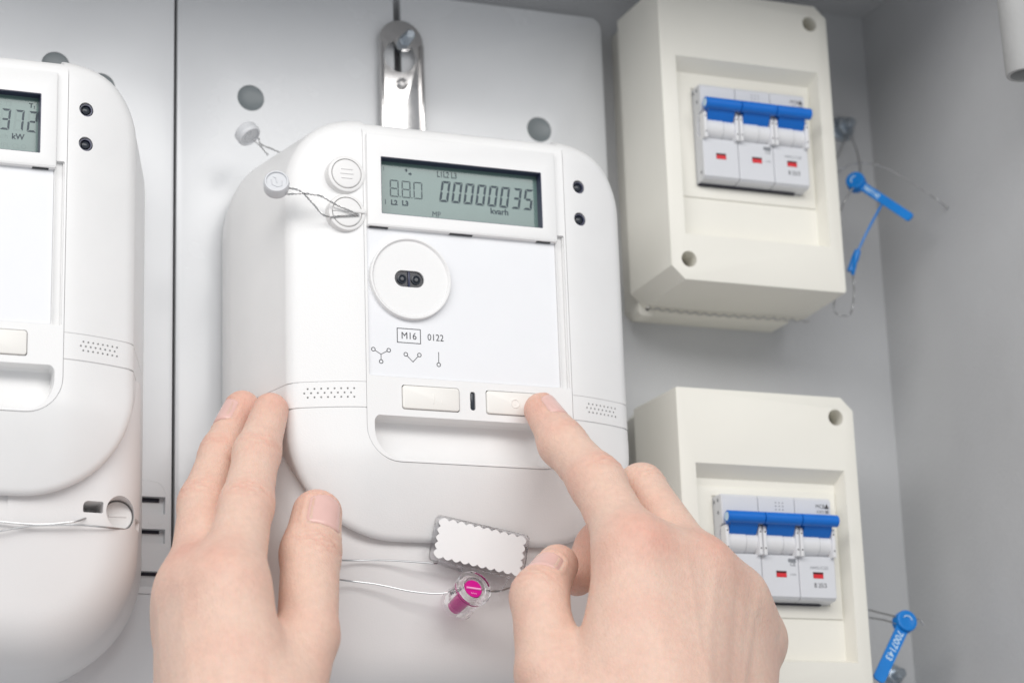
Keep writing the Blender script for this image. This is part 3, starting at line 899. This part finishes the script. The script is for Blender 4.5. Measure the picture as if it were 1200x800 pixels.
# wire on the left meter's terminal cover
lw = thing('sealing_wire', (-175.2, -82.6, 74.0), 'pair of steel sealing wires across the terminal cover of the kW meter', 'wire')
TD = 74.6
MB().tube(resample(spline([(-226.7, -83.1, 77.0), (-207.8, -84.2, 77.0), (-193.5, -84.6, 77.0), (-180.6, -83.1, 77.0), (-175.2, -80.9, 74.0), (-171.0, -77.8, 66.0)], 10), 1.0), 0.36, 7).build('wire_strand', 'wire', lw)
MB().tube(resample(spline([(-226.4, -92.4, 77.0), (-207.7, -87.8, 77.0), (-196.7, -85.4, 77.0), (-183.8, -84.4, 77.0), (-176.2, -84.0, 76.0), (-165.1, -84.0, 73.0), (-154.0, -82.5, 63.0)], 10), 1.0), 0.36, 7).build('wire_strand', 'wire', lw)

# ------------------------------------------------------------------ blue flag seals and their bolts
def flag_seal(name, c, e, w, r, label, digits, dsize, flip, org):
    t = thing(name, org, label, 'seal', 'blue numbered seals')
    c, e = np.array(c, float), np.array(e, float)
    u = e - c; L = np.linalg.norm(u); u /= L
    nn = np.array([-0.3, -0.25, 1.0]); nn -= u * (nn @ u); nn /= np.linalg.norm(nn)
    v = np.cross(nn, u)
    def ring(q, h): return [tuple(c + nn * h + q * (math.cos(s) * u + math.sin(s) * v)) for s in np.linspace(0, 6.2832, 32, endpoint=False)]
    head = MB().loft([ring(r * .85, -r * .75), ring(r, -r * .6), ring(r, r * .25), ring(r * .93, r * .42), ring(r * .75, r * .46), ring(r * .55, r * .40)]).build('seal_head', 'sealblue', t)
    curl = [c + nn * r * .45 + r * .42 * (math.cos(s) * u + math.sin(s) * v) for s in np.linspace(2.2, 4.6, 12)]
    MB().tube(curl, 0.28, 6).build('embossed_curl', 'sealtext', t)
    def F(a, b, h): return tuple(c + u * a + v * b + nn * h)
    o = [(r * .6, -w / 2), (L - w * .2, -w / 2), (L, -w * .3), (L, w * .3), (L - w * .2, w / 2), (r * .6, w / 2)]
    flag = MB().loft([[F(a, b, -.5) for a, b in o], [F(a, b, .5) for a, b in o]]).build('seal_flag', 'sealblue', t)
    s = -1 if flip else 1
    m4 = Matrix(((u[0], s * v[0], nn[0], 0), (u[1], s * v[1], nn[1], 0), (u[2], s * v[2], nn[2], 0), (0, 0, 0, 1)))
    org_p = c + u * (r * 1.15) + nn * 0.55 - v * s * dsize * 0.5
    m4 = Matrix.Translation(Vector(org_p)) @ m4
    text(digits, 0, 0, 0, dsize, 'sealtext', flag, M4=m4, bold=0.05)
    return t, u, v, nn
t1, u1, v1, n1 = flag_seal('flag_seal', (193.7, 103.3, 40.0), (208.5, 79.2, 62.0), 4.2, 4.6, 'blue flag seal hanging on twisted wire beside the upper enclosure', '7007142', 2.0, False, (205.7, 111.5, 20.0))
MB().tube(resample(spline([(201.1, 90.0, 50.0), (192.6, 76.6, 50.0), (186.4, 64.6, 48.0)], 8), 1.0), 0.55, 8).build('seal_tail', 'sealblue', t1)
MB().tube([(187.0, 65.9, 48.0), (185.3, 62.0, 48.0), (182.6, 55.9, 47.0)], [1.6, 1.9, 1.5], 8).build('tail_clip', 'sealblue', t1)
MB().tube([(185.3, 63.4, 49.0), (184.0, 58.3, 49.0), (183.9, 54.4, 47.0)], [1.0, 1.1, 0.8], 8).build('tail_clip', 'sealblue', t1)
for w in ([(209.6, 140.5, 8.0), (200.9, 128.6, 16.0), (186.7, 111.7, 30.0), (179.7, 96.2, 42.0), (178.8, 81.4, 48.0), (179.1, 62.7, 48.0), (180.4, 51.7, 44.0), (176.3, 42.9, 42.0), (176.7, 36.7, 42.0), (183.9, 36.9, 42.0), (185.7, 45.9, 44.0), (184.6, 56.4, 46.0)],
          [(211.5, 140.7, 8.0), (211.1, 130.4, 14.0), (206.2, 116.7, 24.0), (196.5, 106.5, 38.0)],
          [(181.5, 105.1, 40.0), (190.7, 110.6, 44.0), (200.9, 108.7, 50.0), (210.5, 101.2, 56.0), (221.9, 90.5, 62.0), (232.4, 82.4, 64.0)],
          [(190.9, 99.4, 42.0), (186.9, 92.9, 40.0), (186.0, 88.2, 36.0), (181.9, 82.8, 36.0)]):
    twisted(MB(), w, 0.21, 0.25, 2.8).build('seal_wire', 'wire', t1)
t2, u2, v2, n2 = flag_seal('flag_seal', (195.4, -106.9, 50.0), (176.9, -133.9, 54.0), 5.8, 5.0, 'blue flag seal numbered 7007143 wired to the lower enclosure', '7007143', 3.1, False, (213.2, -101.6, 20.0))
for w in ([(189.0, -98.4, 30.0), (190.0, -101.6, 40.0), (190.9, -104.7, 50.0)], [(188.7, -101.9, 30.0), (190.6, -104.6, 40.0), (190.6, -107.8, 50.0)], [(199.5, -105.2, 50.0), (201.7, -106.3, 52.0), (203.1, -108.7, 53.0)]):
    twisted(MB(), w, 0.2, 0.25, 2.4).build('seal_wire', 'wire', t2)

def hexbolt(c, r, label):
    t = thing('bolt', (c[0], c[1], 0), label, 'bolt')
    MB().loft([[(c[0] + q * math.cos(a), c[1] + q * math.sin(a), dd) for a in np.linspace(0, 6.2832, 28, endpoint=False)] for q, dd in ((r * 1.35, 0.02), (r * 1.35, 1.2), (r * 1.1, 1.5))]).build('washer', 'zinc', t)
    MB().prism([(c[0] + r * math.cos(a + .3), c[1] + r * math.sin(a + .3)) for a in np.linspace(0, 6.2832, 6, endpoint=False)], 1.5, 6.5, 0.6).build('bolt_head', 'zinc', t, sharp=20)
    MB().tube([(c[0], c[1], 6), (c[0], c[1], 11), (c[0], c[1], 11.5)], [2.4, 2.4, 1.9], 16).build('threaded_shank', 'zinc', t)
hexbolt((211.3, 146.2, 5.0), 4.6, 'zinc bolt on the back wall beside the upper enclosure')
hexbolt((215.0, -123.7, 5.0), 4.3, 'zinc bolt on the back wall beside the lower enclosure')

# ------------------------------------------------------------------ the two hands: one continuous skin each
def smin(a, b, k):
    h = np.clip(0.5 + 0.5 * (b - a) / k, 0, 1)
    return b + (a - b) * h - k * h * (1 - h)

def cone(P, a, b, ra, rb, flat=None):
    a, b = np.asarray(a, np.float32), np.asarray(b, np.float32)
    ab = b - a
    t = np.clip(((P - a) @ ab) / (ab @ ab), 0, 1)
    q = P - a - t[..., None] * ab
    if flat is not None:
        n, k = flat
        s = q @ np.asarray(n, np.float32)
        q = q + (s * (k - 1))[..., None] * np.asarray(n, np.float32)
    return np.sqrt((q * q).sum(-1)) - (ra + (rb - ra) * t)

class Hand:
    def __init__(s, palm, fingers, kp=10.0, kf=7.0, creases=(), bumps=()):
        s.palm, s.fingers, s.kp, s.kf, s.creases, s.bumps = palm, fingers, kp, kf, creases, bumps
    def field(s, P):
        pal = None
        for a, b, ra, rb in s.palm:
            c = cone(P, a, b, ra, rb)
            pal = c if pal is None else smin(pal, c, s.kp)
        F = pal
        for f in s.fingers:
            J = f['j']
            g = None
            for i in range(len(J) - 1):
                c = cone(P, J[i][0], J[i + 1][0], J[i][1], J[i + 1][1])
                g = c if g is None else smin(g, c, f.get('kj', 2.5))
            for a, r in f.get('pads', ()):
                g = smin(g, np.sqrt(((P - np.asarray(a, np.float32)) ** 2).sum(-1)) - r, 4.0)
            g = smin(pal, g, f.get('k', s.kf))
            F = smin(F, g, f.get('kx', 1.4))
        for c, u, w, n, amp in s.creases:      # fold lines across a joint: centre, axis, width, outward side, depth
            q = P - np.asarray(c, np.float32)
            u = np.asarray(u, np.float32) / np.linalg.norm(u)
            n = np.asarray(n, np.float32) / np.linalg.norm(n)
            along = q @ u
            near = np.exp(-((q * q).sum(-1) - along ** 2) / (11.0 ** 2)) * np.clip((q @ n) / 5.0, 0, 1)
            F = F + amp * near * np.exp(-(along / w) ** 2)
        for c, r, amp in s.bumps:               # soft swellings and hollows (knuckles, tendons)
            q2 = ((P - np.asarray(c, np.float32)) ** 2).sum(-1)
            F = F - amp * np.exp(-q2 / (r * r))
        return F

def mid(a, b): return tuple((np.array(a) + np.array(b)) / 2)
def webs(K, Wr, R): return [(mid(K[i], K[i + 1]), mid(Wr[i], Wr[i + 1]), R[i], R[i] + 6) for i in range(len(K) - 1)]

def surface_nets(fn, lo, hi, h):
    ax = [np.arange(lo[i], hi[i] + h, h, dtype=np.float32) for i in range(3)]
    n = [len(a) for a in ax]
    F = np.empty(n, np.float32)
    for i0 in range(0, n[0], 16):
        X, Y, Z = np.meshgrid(ax[0][i0:i0 + 16], ax[1], ax[2], indexing='ij')
        F[i0:i0 + 16] = fn(np.stack([X, Y, Z], -1))
    for d in range(3):      # close the skin where the arm is cut off
        e = [slice(None)] * 3
        for k in (0, -1):
            e[d] = k
            F[tuple(e)] = np.maximum(F[tuple(e)], 0.3)
    s = F < 0
    cs = [(i, j, k) for i in (0, 1) for j in (0, 1) for k in (0, 1)]
    sl = lambda A, c: A[c[0]:n[0] - 1 + c[0], c[1]:n[1] - 1 + c[1], c[2]:n[2] - 1 + c[2]]
    cnt = sum(sl(s, c).astype(np.int8) for c in cs)
    act = (cnt > 0) & (cnt < 8)
    I = np.argwhere(act)
    idx = -np.ones(act.shape, np.int64)
    idx[act] = np.arange(len(I))
    acc = np.zeros((len(I), 3)); num = np.zeros(len(I))
    for a in cs:
        for d in range(3):
            if a[d]: continue
            b = list(a); b[d] = 1
            fa = F[I[:, 0] + a[0], I[:, 1] + a[1], I[:, 2] + a[2]]
            fb = F[I[:, 0] + b[0], I[:, 1] + b[1], I[:, 2] + b[2]]
            m = (fa < 0) != (fb < 0)
            t = np.where(m, fa / (fa - fb + 1e-12), 0)
            p = np.array(a, float)[None].repeat(len(I), 0)
            p[:, d] = t
            acc[m] += p[m]; num[m] += 1
    V = (I + acc / num[:, None]) * h + np.array(lo)
    faces = []
    for d in range(3):
        e1, e2 = (d + 1) % 3, (d + 2) % 3
        sa = [slice(0, n[i] - 1) for i in range(3)]; sb = list(sa)
        sa[d] = slice(0, n[d] - 1); sb[d] = slice(1, n[d])
        ch = s[tuple(sa)] != s[tuple(sb)]
        E = np.argwhere(ch)
        E = E[(E[:, e1] > 0) & (E[:, e2] > 0)]
        inside = s[E[:, 0], E[:, 1], E[:, 2]]
        def cell(o1, o2):
            c = E.copy(); c[:, e1] -= o1; c[:, e2] -= o2
            return idx[c[:, 0], c[:, 1], c[:, 2]]
        q = np.stack([cell(1, 1), cell(0, 1), cell(0, 0), cell(1, 0)], 1)
        ok = (q >= 0).all(1)
        q, inside = q[ok], inside[ok]
        q[~inside] = q[~inside][:, ::-1]
        faces.append(q)
    return V, np.concatenate(faces)

def skin_material():
    m = bpy.data.materials.new('skin')
    m.use_nodes = True
    nt = m.node_tree
    p = nt.nodes['Principled BSDF']
    p.inputs['Roughness'].default_value = 0.47
    p.inputs['Specular IOR Level'].default_value = 0.38
    p.inputs['Subsurface Weight'].default_value = 0.35
    p.inputs['Subsurface Radius'].default_value = (1.0, 0.42, 0.28)
    p.inputs['Subsurface Scale'].default_value = 0.0028
    tc = nt.nodes.new('ShaderNodeTexCoord')
    at = nt.nodes.new('ShaderNodeAttribute'); at.attribute_name = 'flush'
    n1 = nt.nodes.new('ShaderNodeTexNoise'); n1.inputs['Scale'].default_value = 55; n1.inputs['Detail'].default_value = 5
    n2 = nt.nodes.new('ShaderNodeTexNoise'); n2.inputs['Scale'].default_value = 420; n2.inputs['Detail'].default_value = 3
    for n in (n1, n2): nt.links.new(tc.outputs['Object'], n.inputs['Vector'])
    a = nt.nodes.new('ShaderNodeMix'); a.data_type = 'RGBA'
    a.inputs['A'].default_value = (0.775, 0.545, 0.44, 1); a.inputs['B'].default_value = (0.71, 0.35, 0.27, 1)
    ad = nt.nodes.new('ShaderNodeMath'); ad.operation = 'MULTIPLY_ADD'; ad.use_clamp = True
    mr = nt.nodes.new('ShaderNodeMapRange'); mr.inputs['From Min'].default_value = 0.35; mr.inputs['From Max'].default_value = 0.65; mr.inputs['To Min'].default_value = -0.1; mr.inputs['To Max'].default_value = 0.2
    nt.links.new(n1.outputs['Fac'], mr.inputs['Value'])
    ad.inputs[1].default_value = 1.0
    nt.links.new(at.outputs['Fac'], ad.inputs[0]); nt.links.new(mr.outputs['Result'], ad.inputs[2])
    nt.links.new(ad.outputs['Value'], a.inputs['Factor'])
    b = nt.nodes.new('ShaderNodeMix'); b.data_type = 'RGBA'; b.blend_type = 'MULTIPLY'; b.inputs['Factor'].default_value = 0.22
    cr = nt.nodes.new('ShaderNodeMapRange'); cr.inputs['From Min'].default_value = 0.3; cr.inputs['From Max'].default_value = 0.7; cr.inputs['To Min'].default_value = 0.75; cr.inputs['To Max'].default_value = 1.1
    nt.links.new(n2.outputs['Fac'], cr.inputs['Value'])
    nt.links.new(a.outputs['Result'], b.inputs['A']); nt.links.new(cr.outputs['Result'], b.inputs['B'])
    nt.links.new(b.outputs['Result'], p.inputs['Base Color'])
    v = nt.nodes.new('ShaderNodeTexVoronoi'); v.feature = 'DISTANCE_TO_EDGE'; v.inputs['Scale'].default_value = 900
    nz = nt.nodes.new('ShaderNodeTexNoise'); nz.inputs['Scale'].default_value = 260; nz.inputs['Detail'].default_value = 4
    mp = nt.nodes.new('ShaderNodeMapping'); mp.inputs['Scale'].default_value = (1.0, 1.0, 0.55)
    nt.links.new(tc.outputs['Object'], mp.inputs['Vector'])
    nt.links.new(mp.outputs['Vector'], v.inputs['Vector']); nt.links.new(mp.outputs['Vector'], nz.inputs['Vector'])
    vr = nt.nodes.new('ShaderNodeMapRange'); vr.inputs['From Max'].default_value = 0.25; vr.inputs['To Max'].default_value = 0.5
    nt.links.new(v.outputs['Distance'], vr.inputs['Value'])
    mu = nt.nodes.new('ShaderNodeMath'); mu.operation = 'ADD'
    nt.links.new(vr.outputs['Result'], mu.inputs[0]); nt.links.new(nz.outputs['Fac'], mu.inputs[1])
    bp = nt.nodes.new('ShaderNodeBump'); bp.inputs['Strength'].default_value = 0.5; bp.inputs['Distance'].default_value = 0.00035
    nt.links.new(mu.outputs['Value'], bp.inputs['Height']); nt.links.new(bp.outputs['Normal'], p.inputs['Normal'])
    return m
SKIN = skin_material()
NAIL = mat('nail', (0.77, 0.50, 0.45), 0.24, spec=0.6, sss=0.15, bump=0.05, bscale=300, var=0.05, vscale=150)

def nail(hand, parent, base, tip, dorsal, v0, v1, half, lift=0.35):
    """nail plate: follows the finger's own surface between two stations along the last bone"""
    base, tip, dorsal = (np.array(q, float) for q in (base, tip, dorsal))
    u = tip - base; L = np.linalg.norm(u); u /= L
    dn = dorsal - u * (dorsal @ u); dn /= np.linalg.norm(dn)
    sd = np.cross(u, dn)
    nu, nv = 17, 21
    G = []
    for j in range(nv):
        t = j / (nv - 1)
        w = half * min(1.0, (1 - (1 - min(1, t / 0.22)) ** 2) ** .5 * 0.28 + 0.72) * (1 - 0.75 * max(0, (t - .8) / .2) ** 2.2)
        row = []
        for i in range(nu):
            q = (i / (nu - 1) * 2 - 1)
            an = q * w
            c = base + u * (v0 + (v1 - v0) * t)
            dr = dn * math.cos(an) + sd * math.sin(an)
            r_ = np.linspace(0.5, 15, 59)
            pts = (c[None] + dr[None] * r_[:, None]).astype(np.float32)
            f = hand.field(pts)
            k = int(np.argmax(f > 0))
            k = max(k, 1)
            rr0 = r_[k - 1] + (r_[k] - r_[k - 1]) * f[k - 1] / (f[k - 1] - f[k] + 1e-9)
            e = max(abs(q) ** 6, max(0, 1 - t / 0.08) ** 1.5)
            row.append(tuple(c + dr * (rr0 + lift - (lift + 0.25) * e)))
        G.append(row)
    rimp = np.array([G[0][i] for i in range(nu)] + [r[-1] for r in G] + [r[0] for r in G] + [G[-1][i] for i in range(nu)])
    D0 = np.array(parent.location) / MM
    co = np.empty(len(parent.data.vertices) * 3); parent.data.vertices.foreach_get('co', co); co = co.reshape(-1, 3) / MM + D0
    P3 = np.stack([co[:, 0], co[:, 2], -co[:, 1]], 1)
    nr = np.where(((P3 - (base + tip) / 2) ** 2).sum(1) < 30 ** 2)[0]
    dist = np.sqrt(((P3[nr][:, None] - rimp[None]) ** 2).sum(-1).min(1))
    no = np.empty(len(P3) * 3); parent.data.vertices.foreach_get('normal', no); no = no.reshape(-1, 3)
    co = co - D0
    co[nr] -= no[nr] * (0.55 * np.exp(-(dist / 0.7) ** 2) - 0.28 * np.exp(-((dist - 1.9) / 1.0) ** 2))[:, None]
    parent.data.vertices.foreach_set('co', (co * MM).ravel()); parent.data.update()
    mb = MB()
    vs = [p for r in G for p in r]
    fs = [(j * nu + i, j * nu + i + 1, (j + 1) * nu + i + 1, (j + 1) * nu + i) for j in range(nv - 1) for i in range(nu - 1)]
    back = [tuple(np.array(p) - dn * 0.8) for p in vs]
    n0 = len(vs)
    fs += [tuple(k + n0 for k in f[::-1]) for f in fs]
    rim = [i for i in range(nu)] + [j * nu + nu - 1 for j in range(1, nv)] + [(nv - 1) * nu + i for i in range(nu - 2, -1, -1)] + [j * nu for j in range(nv - 2, 0, -1)]
    fs += [(rim[i], rim[i] + n0, rim[(i + 1) % len(rim)] + n0, rim[(i + 1) % len(rim)]) for i in range(len(rim))]
    mb.add(vs + back, fs)
    return mb.build('fingernail', NAIL, parent, sharp=60)

def wrinkle(V, N, fl, c, axis, nrm, offs, amp, wid, reach=10.0, tint=0.25):
    c, u, nrm = np.array(c, float), np.array(axis, float), np.array(nrm, float)
    u /= np.linalg.norm(u); nrm /= np.linalg.norm(nrm)
    sd = np.cross(u, nrm)
    nr = np.where(((V - c) ** 2).sum(1) < 22 ** 2)[0]
    q = V[nr] - c
    al, si = q @ u, q @ sd
    side = np.clip((N[nr] @ nrm - 0.05) / 0.5, 0, 1) * np.exp(-(si / reach) ** 4)
    hgt = np.zeros(len(nr))
    for k, (o, a) in enumerate(offs):
        wob = o + 0.5 * np.sin(si * 0.55 + k * 2.1) + 0.25 * np.sin(si * 1.3 + k) - 0.015 * si ** 2 * np.sign(o + 0.01)
        hgt += a * np.exp(-((al - wob) / wid) ** 2)
    V[nr] -= N[nr] * (0.75 * amp * hgt * side)[:, None]
    fl[nr] += tint * np.clip(hgt, 0, 1) * side

def ridge(V, N, a, b, nrm, amp, wid):
    a, u, nrm = np.array(a, float), np.subtract(b, a).astype(float), np.array(nrm, float)
    L = np.linalg.norm(u); u /= L
    nrm = nrm - u * (nrm @ u); nrm /= np.linalg.norm(nrm)
    sd = np.cross(u, nrm)
    q = V - a
    al = q @ u
    si = q @ sd + 0.6 * np.sin(al * 0.12)
    m = np.clip(al / 8, 0, 1) * np.clip((L - al) / 8, 0, 1) * np.clip((N @ nrm - 0.2) / 0.4, 0, 1) * (np.abs(si) < 4 * wid)
    V += N * (0.5 * amp * m * np.exp(-(si / wid) ** 2))[:, None]

def vnormals(V, Fc):
    n = np.cross(V[Fc[:, 2]] - V[Fc[:, 0]], V[Fc[:, 3]] - V[Fc[:, 1]])
    N = np.zeros_like(V)
    for k in range(4): np.add.at(N, Fc[:, k], n)
    return N / (np.linalg.norm(N, axis=1)[:, None] + 1e-12)

def build_hand(hand, name, org, label, lo, hi, flush, wr=(), rd=(), h=0.65):
    V, Fc = surface_nets(hand.field, lo, hi, h)
    N = vnormals(V, Fc)
    fl = np.zeros(len(V))
    for w in rd: ridge(V, N, *w)
    for w in wr: wrinkle(V, N, fl, *w)
    me = bpy.data.meshes.new(name)
    o0 = np.array(org)
    D = V - o0
    co = np.stack([D[:, 0], -D[:, 2], D[:, 1]], 1) * MM
    me.from_pydata(co.tolist(), [], Fc.tolist())
    at = me.attributes.new('flush', 'FLOAT', 'POINT')
    for c, r, a in flush:
        fl += a * np.exp(-((V - np.array(c)) ** 2).sum(1) / (r * r))
    at.data.foreach_set('value', np.clip(fl, 0, 1).astype(np.float32))
    me.materials.append(SKIN)
    me.polygons.foreach_set('use_smooth', [True] * len(me.polygons))
    me.update()
    o = bpy.data.objects.new(name, me)
    COL.objects.link(o)
    o.location = W(*org)
    ORG[o.name] = W(*org)
    tag(o, label, 'hand', 'hands')
    return o

KN = ((-4.6, .45), (-2.9, .7), (-1.4, .8), (0.2, 1.0), (1.7, .8), (3.2, .65), (5.0, .4))
KD = ((-2.6, .6), (-1.0, 1.0), (0.6, .9), (2.2, .6))
# left hand: held against the meter's side, thumb on the front
L_tip, L_dip, L_pip, L_mcp = (-102.9, -35.1, 77.0), (-111.0, -54.9, 86.0), (-119.0, -78.8, 100.0), (-132.8, -115.9, 126.0)
Lm_tip, Lm_dip, Lm_pip, Lm_mcp = (-109.3, -29.7, 58.0), (-119.8, -51.1, 66.0), (-129.7, -74.1, 78.0), (-139.1, -112.9, 108.0)
Lr_tip, Lr_pip, Lr_mcp = (-107.9, -40.7, 42.0), (-125.1, -73.6, 60.0), (-138.4, -115.0, 92.0)
Lp_tip, Lp_pip, Lp_mcp = (-105.8, -60.3, 34.0), (-124.0, -88.7, 50.0), (-136.9, -125.7, 78.0)
Lt_tip, Lt_ip, Lt_mcp, Lt_cmc = (-90.7, -80.5, 98.0), (-94.8, -96.9, 103.0), (-101.8, -131.5, 121.0), (-121.0, -169.7, 140.0)
Lw = (-137.0, -200.2, 150.0)
Lw2 = (-139.2, -198.9, 135.0)
lh = Hand(
    palm=[(L_mcp, Lw, 13.0, 19.0), (Lm_mcp, Lw, 13.0, 19.0), (Lr_mcp, Lw2, 10.5, 17.0), (Lp_mcp, Lw2, 9.5, 16.0), (Lt_cmc, Lw, 16.0, 18.0), (L_mcp, Lt_cmc, 9.0, 15.0), (L_mcp, Lm_mcp, 10.0, 10.0), (Lm_mcp, Lr_mcp, 9.5, 9), (Lr_mcp, Lp_mcp, 8.5, 8)] + webs((L_mcp, Lm_mcp, Lr_mcp, Lp_mcp), (Lw, Lw, Lw2, Lw2), (11.3, 10.8, 9.5)),
    fingers=[dict(j=[(L_tip, 7.2), (L_dip, 8.8), (L_pip, 10.0), (L_mcp, 12.6)], k=8, kj=4),
             dict(j=[(Lm_tip, 7.2), (Lm_dip, 8.6), (Lm_pip, 10.0), (Lm_mcp, 12.4)], k=8, kj=4),
             dict(j=[(Lr_tip, 7.2), (Lr_pip, 9.6), (Lr_mcp, 10)], k=8, kj=4),
             dict(j=[(Lp_tip, 6.4), (Lp_pip, 8.4), (Lp_mcp, 9)], k=8, kj=4),
             dict(j=[(Lt_tip, 9.6), (Lt_ip, 11.2), (Lt_mcp, 11.4), (Lt_cmc, 16.5)], k=9, kj=4)],
    bumps=[])
lo = (-185, -190.6, 22); hi = (-52, -18, 175)
left_hand = build_hand(lh, 'hand', (L_mcp[0], L_mcp[1] - 60, L_mcp[2]), 'bare hand with upright thumb steadying the side of the meter', lo, hi,
    [(L_tip, 10, .75), (Lm_tip, 10, .75), (Lt_tip, 10, .5), (Lt_ip, 9, .3), (L_pip, 10, .18), (np.add(L_mcp, (-5, 10, 6)), 11, .35), (np.add(Lm_mcp, (-6, 10, 6)), 12, .6), (Lm_pip, 10, .15)],
    [(Lt_ip, np.subtract(Lt_tip, Lt_ip), (0.15, 0.1, 1), KN, 0.5, 0.7, 11.0, 0.35),
     (L_pip, np.subtract(L_dip, L_pip), (-0.1, 0.2, 1), KN, 0.35, 0.7), (L_dip, np.subtract(L_tip, L_dip), (-0.1, 0.2, 1), KD, 0.35, 0.65),
     (Lm_pip, np.subtract(Lm_dip, Lm_pip), (-0.7, 0.1, 0.6), KN, 0.4, 0.7), (Lm_dip, np.subtract(Lm_tip, Lm_dip), (-0.7, 0.1, 0.6), KD, 0.35, 0.65)],
    [(L_mcp, Lw, (-.3, .1, 1), 0.45, 3.0), (Lm_mcp, Lw, (-.6, .1, .8), 0.55, 2.6), (Lr_mcp, Lw2, (-.8, .1, .6), 0.45, 2.4), (mid(L_mcp, Lt_cmc), Lw, (0, .1, 1), 0.3, 1.6)])
nail(lh, left_hand, Lt_ip, Lt_tip, (0.30, 0.35, 1.0), 7.5, 21.5, 0.82)
nail(lh, left_hand, Lm_dip, Lm_tip, (-1.0, 0.2, 0.25), 12, 24, 0.9)

# right hand: index finger pressing the button
R_tip, R_dip, R_pip, R_mcp = (4.2, -33.6, 98.5), (7.2, -50.4, 112.0), (12.8, -70.4, 132.0), (14.7, -103.2, 158.0)
Rm_mcp, Rm_pip, Rm_dip, Rm_tip = (43.1, -108.9, 152.0), (36.3, -69.5, 122.0), (25.7, -89.1, 100.0), (13.7, -103.0, 106.0)
Rr_mcp, Rr_pip, Rr_dip, Rr_tip = (64.1, -117.4, 140.0), (66.7, -92.0, 105.0), (51.1, -104.2, 92.0), (38.2, -119.4, 98.0)
Rp_mcp, Rp_pip, Rp_dip = (81.1, -129.9, 124.0), (83.4, -110.9, 96.0), (66.4, -120.9, 90.0)
Rt_tip, Rt_ip, Rt_mcp, Rt_cmc = (-2.1, -102.1, 124.0), (-15.0, -116.5, 136.0), (-17.5, -148.1, 150.0), (-6.5, -177.7, 165.0)
Rw, Rw2 = (9.5, -209.5, 185.0), (37.7, -208.2, 165.0)
rh = Hand(
    palm=[(R_mcp, Rw, 12.5, 20.0), (Rm_mcp, Rw, 12.5, 20.0), (Rr_mcp, Rw2, 11.0, 18.0), (Rp_mcp, Rw2, 9.8, 17.0), (Rt_cmc, Rw, 17.0, 20.0), (R_mcp, Rt_cmc, 10.0, 16.0), (R_mcp, Rm_mcp, 10.0, 10.0), (Rm_mcp, Rr_mcp, 9.5, 9.5), (Rr_mcp, Rp_mcp, 9, 8.5)] + webs((R_mcp, Rm_mcp, Rr_mcp, Rp_mcp), (Rw, Rw, Rw2, Rw2), (11.5, 11.3, 10.6)),
    fingers=[dict(j=[(R_tip, 7.0), (R_dip, 9.0), (R_pip, 10.4), (R_mcp, 12.2)], k=8, kj=5),
             dict(j=[(Rm_mcp, 12.2), (Rm_pip, 9.6), (Rm_dip, 8.6), (Rm_tip, 7.4)], k=7, kj=3),
             dict(j=[(Rr_mcp, 11.8), (Rr_pip, 9.4), (Rr_dip, 8.4), (Rr_tip, 7.2)], k=7, kj=3),
             dict(j=[(Rp_mcp, 11.0), (Rp_pip, 8.4), (Rp_dip, 7.2)], k=7, kj=3),
             dict(j=[(Rt_tip, 8.2), (Rt_ip, 10.6), (Rt_mcp, 12.6), (Rt_cmc, 17.0)], k=9, kj=4)],
    bumps=[(np.array(R_mcp) + (0, 4, 8), 9, 0.8), (np.array(Rm_mcp) + (2, 6, 7), 8, 1.0), (np.array(Rr_mcp) + (4, 5, 6), 7, 1.0), (np.array(Rp_mcp) + (4, 4, 6), 7, 0.8)])
lo = (-40, -196.4, 78); hi = (95, -18, 205)
right_hand = build_hand(rh, 'hand', (R_mcp[0], R_mcp[1] - 60, R_mcp[2]), 'bare hand pressing the round-marked button with its index finger', lo, hi,
    [(R_tip, 10, .75), (R_dip, 8, .3), (R_pip, 10, .35), (np.add(R_mcp, (0, 4, 10)), 12, .6), (np.add(Rm_mcp, (2, 6, 8)), 11, .65), (Rr_mcp, 11, .25), (Rt_tip, 9, .4), (Rt_ip, 10, .25), (Rm_dip, 12, .6), (Rm_tip, 12, .6)],
    [(R_dip, np.subtract(R_tip, R_dip), (0.75, 0.4, 0.6), KD, 0.4, 0.65), (R_pip, np.subtract(R_dip, R_pip), (0.6, 0.4, 0.8), KN, 0.5, 0.75, 11.0),
     (Rm_pip, np.subtract(Rm_pip, Rm_mcp), (0.4, 0.6, 0.7), KN, 0.4, 0.7), (Rt_ip, np.subtract(Rt_tip, Rt_ip), (-0.7, 0.3, 0.6), KN, 0.45, 0.7, 11.0),
     (mid(R_pip, R_mcp), np.subtract(R_pip, R_mcp), (0.3, 0.3, 1.0), ((-3, .5), (0, .6), (4, .4)), 0.16, 0.8, 9.0, 0.06)],
    [(R_mcp, Rw, (0, .2, 1), 0.5, 3.0), (Rm_mcp, Rw, (.1, .2, 1), 0.7, 2.6), (Rr_mcp, mid(Rw, Rw2), (.3, .2, 1), 0.7, 2.4), (Rp_mcp, Rw2, (.5, .2, 1), 0.5, 2.4),
     (mid(Rm_mcp, Rr_mcp), mid(Rw, Rw2), (.2, .2, 1), -0.45, 3.0), (mid(R_mcp, Rm_mcp), mid(R_mcp, Rw2), (.1, .2, 1), 0.35, 1.5)])
nail(rh, right_hand, R_dip, R_tip, (0.55, 0.62, 0.75), 10.5, 23, 0.85)
nail(rh, right_hand, Rt_ip, Rt_tip, (-0.35, 0.75, 0.3), 6, 17.5, 0.9)
